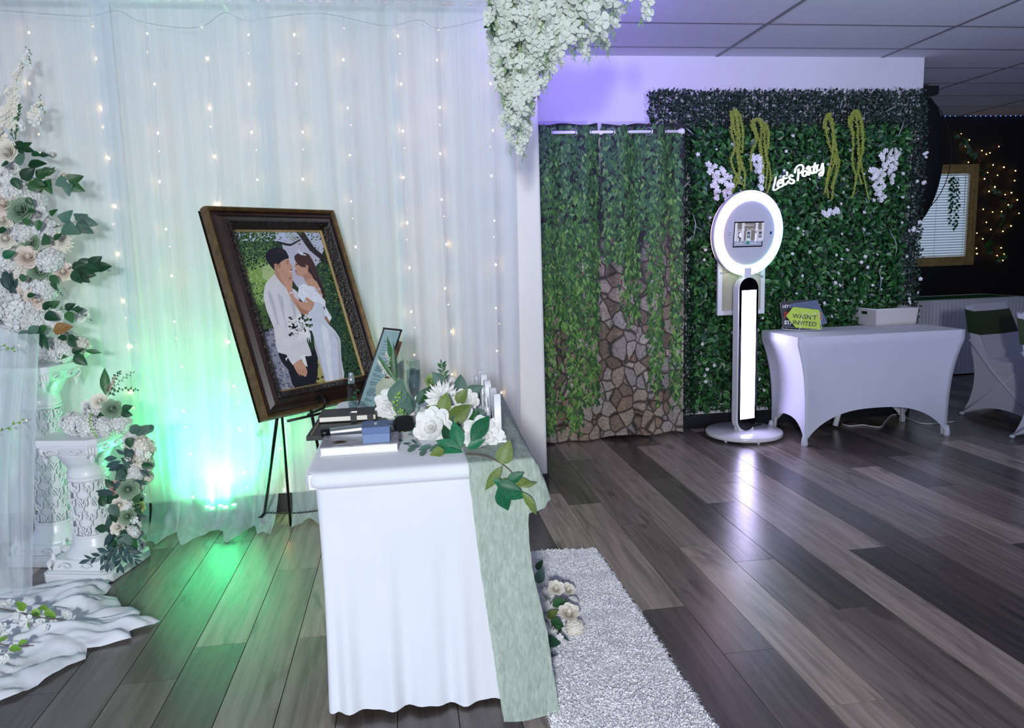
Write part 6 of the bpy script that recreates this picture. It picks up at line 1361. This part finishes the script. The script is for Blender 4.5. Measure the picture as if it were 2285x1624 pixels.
# ================================================================== SPANDEX TABLE BESIDE THE BOOTH
def spandex_cover(x0, x1, y0, y1, zt, inset, arch_l, arch_s, m):
    """stretch cover: lip at the top, sides drawn in to the four feet and arched between them"""
    b = MB(); fx0, fx1, fy0, fy1 = x0+inset, x1-inset, y0+inset*.35, y1-inset*.35
    def side(A, B, FA, FB, arch):
        def fn(u, v):
            e_ = abs(2*u-1); zb = .0+arch*(1-e_**2.6)**.72 if e_ < 1 else .0
            vv = v; top = A.lerp(B, u); f = FA.lerp(FB, u)
            g = min(1, vv/.09); k_ = max(0, (vv-.09)/.91); ease = 1-(1-k_)**3.2
            q = V((top.x, top.y, 0)).lerp(V((f.x, f.y, 0)), ease)
            nrm_ = V((-(B-A).y, (B-A).x, 0)).normalized(); pin = .03*sin(pi*k_)*(1-e_**4)
            q += nrm_*pin
            q.z = zt+(zb-zt)*vv; return q
        b.grid(fn, 40, 36)
    C = [V((x0, y0, 0)), V((x1, y0, 0)), V((x1, y1, 0)), V((x0, y1, 0))]; Fo = [V((fx0, fy0, 0)), V((fx1, fy0, 0)), V((fx1, fy1, 0)), V((fx0, fy1, 0))]
    for i in range(4): side(C[i], C[(i+1) % 4], Fo[i], Fo[(i+1) % 4], arch_l if i % 2 == 0 else arch_s)
    b.poly([V((c.x, c.y, zt)) for c in C])
    return b, Fo
bx0, bx1, by0, by1 = 2.572, 3.80, 4.545, 5.07
BT = .752
m_span = mat('white_spandex', (200, 203, 216), .6, var=.02, sheen=.25, bump=.05, bscale=900)
t = thing('folding_table', 'folding table under the white spandex cover beside the photo booth', 'table', ((bx0+bx1)/2, (by0+by1)/2, 0))
MB().box(bx0+.01, bx1-.01, by0+.01, by1-.01, BT-.04, BT-.006).build('tabletop', m_whitemetal, t, world=True)
b, Fo = spandex_cover(bx0, bx1, by0, by1, BT, .078, .235, .17, m_span)
for f in Fo: MB().tube([(f.x*.97+.03*(bx0+bx1)/2, f.y*.9+.1*(by0+by1)/2, .01), (f.x*.88+.12*(bx0+bx1)/2, f.y*.8+.2*(by0+by1)/2, BT-.04)], .012, 8).build('leg', m_whitemetal, t, True, world=True)
MB().tube([(bx0+.55, by1-.1, .0+.02), (bx0+.62, by1-.1, .3)], .02, 8).build('brace', m_whitemetal, t, True, world=True)
bmx = b
tc_ = bmx.build('spandex_cover', m_span, smooth=True); tag(tc_, 'white stretch spandex table cover with arched hems beside the photo booth', 'tablecloth')
bmm = bmesh.new(); bmm.from_mesh(tc_.data); bmesh.ops.remove_doubles(bmm, verts=bmm.verts, dist=.0008)
bmesh.ops.recalc_face_normals(bmm, faces=bmm.faces)
for f_ in bmm.faces:
    if f_.calc_area() > .2: f_.smooth = False
bmm.to_mesh(tc_.data); bmm.free()
for f in Fo: MB().lathe([(.0, 0), (.019, 0), (.023, .01), (.019, .05), (.012, .075)], 14, (f.x, f.y, 0)).build('foot_pocket', m_span, tc_, True, world=True)
# ---- wire rack with prop signs
rb = onz(1785, 740, BT); RN = V((-.28, -.95, .14)).normalized()
rk = thing('wire_rack', 'white wire rack holding photo props on the spandex table', 'rack', rb)
def rkp(x, y, off): return onplane(x, y, rb-RN*off, RN)
s = MB()
s.tube([rkp(x, y, -.006) for x, y in ((1784, 737), (1790, 699), (1800, 697), (1809, 706), (1816, 699), (1827, 698), (1834, 733))], .0016, 6)
s.build('front_loop', m_whitemetal, rk, world=True)
MB().tube([rkp(x, y, .07) for x, y in ((1741, 675), (1746, 730), (1790, 731))], .0016, 6).build('back_loop', m_whitemetal, rk, world=True)
for x in (1745, 1755, 1765, 1775, 1784): MB().tube([rkp(x, 730+(x-1745)*.17, .07-(x-1745)*.0), rkp(x, 733+(x-1745)*.14, -.004)], .0015, 6).build('floor_wire', m_whitemetal, rk, world=True)
MB().tube([rkp(1745, 733, -.004), rkp(1784, 738, -.004), rkp(1834, 735, -.004)], .0016, 6).build('front_wire', m_whitemetal, rk, world=True)
def prop(name, label, pts, off, m, texts=()):
    w0 = [rkp(x, y, off) for x, y in pts]; c = sum(w0, V())/len(w0); o = thing(name, label, 'photo prop', c)
    s = MB(); n = len(w0); s.add([p for p in w0]+[p-RN*.004 for p in w0], [tuple(range(n)), tuple(range(2*n-1, n-1, -1))]+[(i, (i+1) % n, n+(i+1) % n, n+i) for i in range(n)]); s.build('board', m, o, world=True)
    for tx, x, y, h, mm, rot, bd_ in texts:
        p = rkp(x, y, off-.0012); xd = (rkp(x+10*cos(rot), y+10*sin(rot), off-.0012)-p).normalized(); zd = RN; yd = zd.cross(xd)
        size = h*mpp(p)*1.02; me = text_mesh(tx, size, mm, 0, bold=bd_*size)
        inst(me, 'lettering', o, Matrix(((xd.x, yd.x, zd.x, p.x), (xd.y, yd.y, zd.y, p.y), (xd.z, yd.z, zd.z, p.z), (0, 0, 0, 1))))
    return o
m_pblk = mat('black_prop_board', (26, 26, 32), .3, var=.1); m_plime = mat('lime_prop_board', (168, 196, 40), .45, var=.12, scale=25)
m_wht = mat('white_lettering', (232, 232, 232), .5); m_red = mat('red_lettering', (190, 40, 36), .5); m_blk = mat('black_lettering', (16, 16, 16), .5); m_org = mat('orange_lettering', (214, 150, 84), .5)
def glitter():
    m, n, l, b, o = nt('navy_glitter'); tc = n.new('ShaderNodeTexCoord'); v = n.new('ShaderNodeTexVoronoi'); v.inputs['Scale'].default_value = 260; l.new(tc.outputs['Object'], v.inputs['Vector'])
    r = n.new('ShaderNodeValToRGB'); r.color_ramp.elements[0].color = lin((22, 38, 66)); r.color_ramp.elements[1].color = lin((84, 108, 140)); l.new(v.outputs['Color'], r.inputs[0]); l.new(r.outputs[0], b.inputs['Base Color']); b.inputs['Roughness'].default_value = .4; return m
prop('prop_sign', 'black prop sign reading Lets get this party started in the wire rack', [(1742, 675), (1746, 672), (1808, 668), (1812, 671), (1813, 729), (1810, 731), (1748, 729), (1745, 726)], .055, m_pblk, (("LET'S GET THIS", 1746, 686, 8.2, m_wht, .02, .03), ('PARTY', 1749, 709, 18, m_red, .05, .05), ('STARTED', 1750, 723, 11, m_wht, .04, .04)))
g = prop('prop_sign', 'navy glitter prop sign tilted behind the lime arrow in the wire rack', [(1762, 678), (1822, 669), (1825, 672), (1846, 719), (1844, 722), (1786, 733)], .035, glitter())
MB().tube(smooth_path([rkp(x, y, .033) for x, y in ((1829, 698), (1833, 700), (1830, 706), (1834, 710), (1831, 714))], 4), .004, 6).build('lettering', m_org, g, world=True)
prop('prop_sign', "lime green arrow prop sign reading Wasn't invited at the front of the wire rack", [(1754, 705), (1769, 686), (1773, 685), (1826, 691), (1829, 694), (1831, 735), (1776, 731)], .006, m_plime, (("WASN'T", 1768, 709, 13.5, m_blk, .09, .012), ('INVITED', 1768, 723.5, 13.5, m_blk, .09, .012)))
# ---- plastic basket
bl0, bn0, br0 = onz(1912, 722, BT), onz(1955, 729, BT), onz(2042, 724, BT)
ex = (br0-bn0); ey = (bl0-bn0); ey = ey-ex.normalized()*ey.dot(ex.normalized()); lx, ly = ex.length, max(ey.length, .22); ex.normalize(); ey.normalize(); bh = .125
BMx = Matrix(((ex.x, ey.x, 0, bn0.x), (ex.y, ey.y, 0, bn0.y), (0, 0, 1, BT+.002), (0, 0, 0, 1)))
bk_ = bpy.data.objects.new('storage_basket', None); COL.objects.link(bk_); bk_.matrix_basis = BMx; tag(bk_, 'white woven plastic storage basket with handle slots on the spandex table', 'basket')
def woven():
    m, n, l, b, o = nt('woven_white_plastic'); tc = n.new('ShaderNodeTexCoord'); ck = n.new('ShaderNodeTexChecker'); ck.inputs['Scale'].default_value = 160; l.new(tc.outputs['Object'], ck.inputs['Vector'])
    ck.inputs['Color1'].default_value = lin((216, 210, 202)); ck.inputs['Color2'].default_value = lin((196, 190, 184)); l.new(ck.outputs[0], b.inputs['Base Color'])
    bp = n.new('ShaderNodeBump'); bp.inputs['Strength'].default_value = .5; bp.inputs['Distance'].default_value = .003; l.new(ck.outputs['Fac'], bp.inputs['Height']); l.new(bp.outputs[0], b.inputs['Normal']); b.inputs['Roughness'].default_value = .45; return m
m_wov = woven(); fl_ = .012
def panel(P0, P1, name, hole=None):
    """outer wall panel with flare; hole = (u0,u1,z0,z1)"""
    d = (P1-P0); L = d.length; d.normalize(); nn = V((d.y, -d.x, 0)); s = MB()
    us = [0, 1] if not hole else [0, hole[0], hole[1], 1]; zs = [0, 1] if not hole else [0, hole[2], hole[3], 1]
    for i in range(len(us)-1):
        for j in range(len(zs)-1):
            if hole and i == 1 and j == 1: continue
            q = []
            for u, z_ in ((us[i], zs[j]), (us[i+1], zs[j]), (us[i+1], zs[j+1]), (us[i], zs[j+1])): q.append(P0+d*L*(u+(u-.5)*2*fl_/L*z_)+nn*fl_*z_+V((0, 0, bh*z_)))
            s.poly(q)
    return s.build(name, m_wov, bk_, solid=.004)
c4 = [V((0, 0, 0)), V((lx, 0, 0)), V((lx, ly, 0)), V((0, ly, 0))]
panel(c4[0], c4[1], 'side_panel'); panel(c4[1], c4[2], 'end_panel', (.36, .64, .66, .84)); panel(c4[2], c4[3], 'side_panel'); panel(c4[3], c4[0], 'end_panel', (.36, .64, .66, .84))
MB().box(0, lx, 0, ly, 0, .003).build('bottom', m_wov, bk_)
MB().tube([(-fl_, -fl_, bh), (lx+fl_, -fl_, bh), (lx+fl_, ly+fl_, bh), (-fl_, ly+fl_, bh)], .004, 6, closed=True).build('rim', m_plast, bk_, True)
t = thing('black_strap', 'black strap lying inside the white storage basket', 'strap', BMx @ V((lx*.3, ly*.5, .05)))
MB().tube(smooth_path([BMx @ V(q) for q in ((.03, .1, .09), (.06, .12, .10), (.12, .1, .08), (.2, .15, .1), (.25, .12, .04), (.18, .1, .012))], 5), .008, 6).build('band', m_cable, t, True, world=True)
# ---- cables on the floor
cw = [onz(x, y, .006) for x, y in ((1878, 945), (1895, 950), (1925, 948), (1945, 951), (1965, 952), (1975, 940), (1990, 926), (2010, 926), (2030, 935), (2055, 944), (2085, 945), (2130, 940))]
tag(MB().tube(smooth_path(cw, 5), .005, 6).build('power_cord', mat('white_cord', (210, 210, 206), .5), smooth=True), 'white power cord curving across the floor under the spandex table', 'cord')
cb = [onz(x, y, .006) for x, y in ((1700, 940), (1726, 947), (1745, 955), (1790, 955), (1850, 950), (1900, 940))]
tag(MB().tube(smooth_path(cb, 5), .006, 6).build('power_cord', m_cable, smooth=True), 'black power cord running along the floor behind the photo booth base', 'cord')
# ================================================================== CHAIRS, SKIRTED TABLE AND THE DARK FAR SIDE
m_sash = mat('olive_green_sash', (38, 62, 26), .5, var=.15, sheen=.2)
def cov_chair(loc, rz, label):
    """folding chair in a stretch cover; faces local +X"""
    t = thing('covered_chair', label, 'chair', loc, rz, 'spandex covered folding chairs'); hw = .215
    def arc(a, b, sag, n=10):
        a, b = V(a), V(b); d = (b-a); nn = V((-d.y, d.x)).normalized(); return [a+d*(i/n)+nn*sag*4*(i/n)*(1-i/n) for i in range(n)]
    top_b, top_f = (-.30, .865), (-.255, .87)
    rear, front = (-.27, .012), (.33, .012)
    rim = arc(rear, (-.215, .5), -.055, 12)+arc((-.215, .5), top_b, -.01, 8)+arc(top_b, top_f, -.012, 4)+arc(top_f, (-.085, .47), .008, 8)+arc((-.085, .47), (.0, .455), .01, 3)+arc((.0, .455), (.215, .465), 0, 4)+arc((.215, .465), (.225, .435), -.01, 3)+arc((.225, .435), front, -.06, 10)
    bot = arc(front, rear, -.085, 14)
    nR = len(rim); b = MB()
    def half(p):
        x, z = p; w = hw
        if z > .6: w = hw*(1-.07*((z-.6)/.27)**2)
        return w
    for sg in (-1, 1):
        P = [V((p[0], sg*half(p), p[1])) for p in rim]+[V((p[0], sg*hw, p[1])) for p in bot]
        b.poly(P if sg > 0 else P[::-1])
    b.add([V((p[0], sg*half(p), p[1])) for p in rim for sg in (-1, 1)], [(2*i, 2*i+1, 2*i+3, 2*i+2) for i in range(nR-1) if True])
    # rear and front panels end in an arch too, so the lowest strips stay open
    o = b.build('stretch_cover', m_span, t)
    for sg in (-1, 1):
        MB().tube([V((-.24, sg*(hw+.001), .60)), V((-.05, sg*(hw+.001), .38)), V((.315, sg*(hw+.001), .03))], .009, 8).build('leg', m_span, t, True)
        MB().tube([V((.18, sg*(hw-.004), .43)), V((-.05, sg*(hw-.004), .22)), V((-.258, sg*(hw-.004), .03))], .009, 8).build('leg', m_span, t, True)
        for fx in (-.266, .326): MB().ball((fx, sg*hw, .014), .016, 6, (1.2, 1, .85)).build('foot_cap', m_span, t, True)
    # sash round the backrest
    s = MB()
    def bx_(z):      # back and front x of the backrest at height z
        k_ = (z-.47)/.40; return (-.215-.085*max(0, (z-.5)/.365)-.004, -.085-.17*k_+.014)
    ring = []
    for z in (.655, .68, .72, .77, .80, .83):
        xb_, xf_ = bx_(z); w = half((0, z))+.004; ring.append([V((xb_, -w, z)), V((xb_-.004, 0, z)), V((xb_, w, z)), V((xf_, w, z-.012)), V((xf_+.006, 0, z-.015)), V((xf_, -w, z-.012))])
    for i in range(len(ring)-1):
        for j in range(6): s.add([ring[i][j], ring[i][(j+1) % 6], ring[i+1][(j+1) % 6], ring[i+1][j]], [(0, 1, 2, 3)])
    s.build('sash', m_sash, t)
    return t
c1a, c1b = onz(2143, 925), onz(2268, 934)
ch_dir = math.atan2((c1b-c1a).y, (c1b-c1a).x)
cov_chair((4.558, 4.905, 0), radians(-75), 'white covered folding chair with green sash in front of the skirted table')
cov_chair((4.353, 4.19, 0), radians(-75), 'white covered folding chair with green sash standing closest to the spandex table')
# ---- skirted table by the black wall
skx0, skx1, sky0, sky1 = 4.75, 6.29, 6.68, 7.32; SKZ = .77
t = thing('skirted_table', 'long table with pleated white skirt and green topper by the black wall', 'table', ((skx0+skx1)/2, 7.0, 0))
MB().box(skx0, skx1, sky0, sky1, SKZ-.02, SKZ).build('tabletop', m_span, t, world=True, bevel=.004)
ol = rrect(skx0, skx1, sky0, sky1, .03, 3, .008); N = len(ol); s = MB(); rows = []
for z, am in ((SKZ-.004, 0), (SKZ-.03, .001), (SKZ-.06, .006), (.4, .011), (.015, .015)):
    r = []; acc = 0
    for i in range(N):
        d = (ol[(i+1) % N]-ol[i-1]).normalized(); acc += .008; q = ol[i]+V((d.y, -d.x))*(.006+am*(.5+.5*sin(acc*150+sin(acc*12)))); r.append(V((q.x, q.y, z)))
    rows.append(r)
s.add([p for r in rows for p in r], [(k_*N+i, k_*N+(i+1) % N, (k_+1)*N+(i+1) % N, (k_+1)*N+i) for k_ in range(4) for i in range(N)]); s.build('pleated_skirt', m_span, t, True, world=True)
tag(MB().box(skx0+.1, skx1-.08, sky0+.10, sky1-.14, SKZ+.001, SKZ+.004).build('table_runner', mat('green_runner', (24, 84, 44), .95, var=.1, spec=.05)), 'dark green runner lying along the skirted table top', 'table runner')
# ---- black rounded unit behind the end of the greenery wall
q0 = V((4.28, 6.0, 0)); zc_ = (ony(2080, 190, 6.0).z+ony(2070, 540, 6.0).z)/2
t = thing('round_black_unit', 'large black rounded unit hanging behind the free end of the greenery wall', 'equipment', (q0.x, q0.y, zc_))
m_dk = mat('matte_black_shell', (4, 4, 5), .7, var=.1)
b = MB(); hz_ = .60; wx_ = ony(2105, 300, 6.0).x-q0.x
b.grid(lambda u, v: V((q0.x+wx_*sin(pi*v)**.75*cos(2*pi*u), q0.y+.16*sin(pi*v)**.75*sin(2*pi*u), zc_-hz_*cos(pi*v)+.10*sin(pi*v))), 32, 20, True); b.build('shell', m_dk, t, True, world=True)
MB().tube([V((q0.x+wx_*.98*sin(a), q0.y-.12, zc_+.10*sin(abs(a))*0+hz_*.86*cos(a)+.06)) for a in [2*pi*i/40 for i in range(40)]], .004, 6, closed=True).build('rim', m_dk, t, True, world=True)
MB().box(q0.x+.02, q0.x+wx_*.75, 5.95, 6.05, zc_+hz_-.02, zc_+hz_+.05).tube([(q0.x+.1, 6.0, zc_+hz_), (q0.x+.1, 6.0, CZ)], .012, 8).build('hanger', m_dk, t, world=True)
# ---- blue LED strip at the top of the black wall
a, b2 = onz(2100, 258, CZ-.03), onz(2290, 258, CZ-.03)
t = thing('led_strip', 'strip of small blue LEDs along the top of the black wall', 'light strip', (6, FY-.012, CZ-.03))
zl = ony(2200, 258, FY-.012).z
MB().box(BXE+.05, 8.5, FY-.010, FY, zl-.006, zl+.006).build('strip', m_cable, t, world=True)
lb = MB().ball((0, 0, 0), .0068, 4).mesh('led', emit('blue_led', (70, 110, 255), 9)); nx = (b2.x-a.x)/17
x = a.x-nx*4
while x < 8.2:
    inst(lb, 'led', t, Matrix.Translation((x, FY-.014, zl))); x += nx
# ---- fairy light garland with ivy on the black wall
t = thing('lit_ivy_garland', 'ivy garland with warm fairy lights on the black wall beside the gold window', 'garland', ony(2225, 420, FY-.03))
path = [(2135, 300), (2160, 320), (2172, 345), (2185, 375), (2195, 395), (2210, 415), (2228, 425), (2240, 440), (2245, 470), (2238, 495), (2225, 515), (2210, 535), (2205, 555), (2220, 570), (2238, 580)]
MB().tube(smooth_path(pts_y(path, FY-.03), 4), .0025, 5).build('vine', m_stem, t, True, world=True)
m_dim = emit('far_warm_bulb', (255, 190, 90), 16); fb_ = MB().ball((0, 0, 0), .0068, 5).mesh('bulb', m_dim, True)
for x, y in ((2145, 298), (2163, 312), (2155, 327), (2165, 334), (2191, 336), (2201, 344), (2209, 341), (2229, 327), (2161, 362), (2216, 368), (2240, 373), (2266, 381), (2204, 385), (2226, 391), (2197, 399), (2264, 403), (2207, 427), (2220, 417), (2257, 430), (2243, 434), (2270, 446), (2250, 457), (2194, 467), (2215, 473), (2235, 483), (2235, 472), (2274, 476), (2201, 496), (2256, 504), (2211, 512), (2238, 516), (2180, 520), (2193, 533), (2203, 546), (2205, 561), (2234, 553), (2240, 567), (2225, 570), (2180, 566), (2179, 554), (2238, 581)): inst(fb_, 'bulb', t, Matrix.Translation(ony(x, y, FY-.035)) @ Matrix.Scale(random.uniform(.7, 1.1), 4))
RR = random.Random(77)
for i in range(46):
    k_ = RR.randrange(len(path)-1); f = RR.random(); x = path[k_][0]+(path[k_+1][0]-path[k_][0])*f; y = path[k_][1]+(path[k_+1][1]-path[k_][1])*f
    leaf(t, RR.choice(('hm', 'hd', 'he')), x+RR.uniform(-6, 6), y+RR.uniform(-5, 5), RR.uniform(9, 15), RR.uniform(0, 360), FY-.05)
m_drose = mat('dusky_rose_petal', (96, 60, 50), .6, var=.2); dr = rose_mesh('rose', m_drose, .9, 2, 15)
for x, y in ((2180, 361), (2238, 443)): q = ony(x, y, FY-.05); inst(dr, 'rose', t, face((0, -1, .2), q, .036))
t = thing('hanging_vine', 'green artificial vine hanging in front of the window blinds', 'vine', ony(2130, 387, FY-.09))
for i, (x, yb) in enumerate(((2124, 470), (2131, 508), (2137, 500), (2121, 495))):
    sprig(t, pts_y([(x, 386), (x+2, (386+yb)/2), (x-2, yb)], FY-.09-.01*i), 'hd', .045, 16, r=.0015, spread=60)
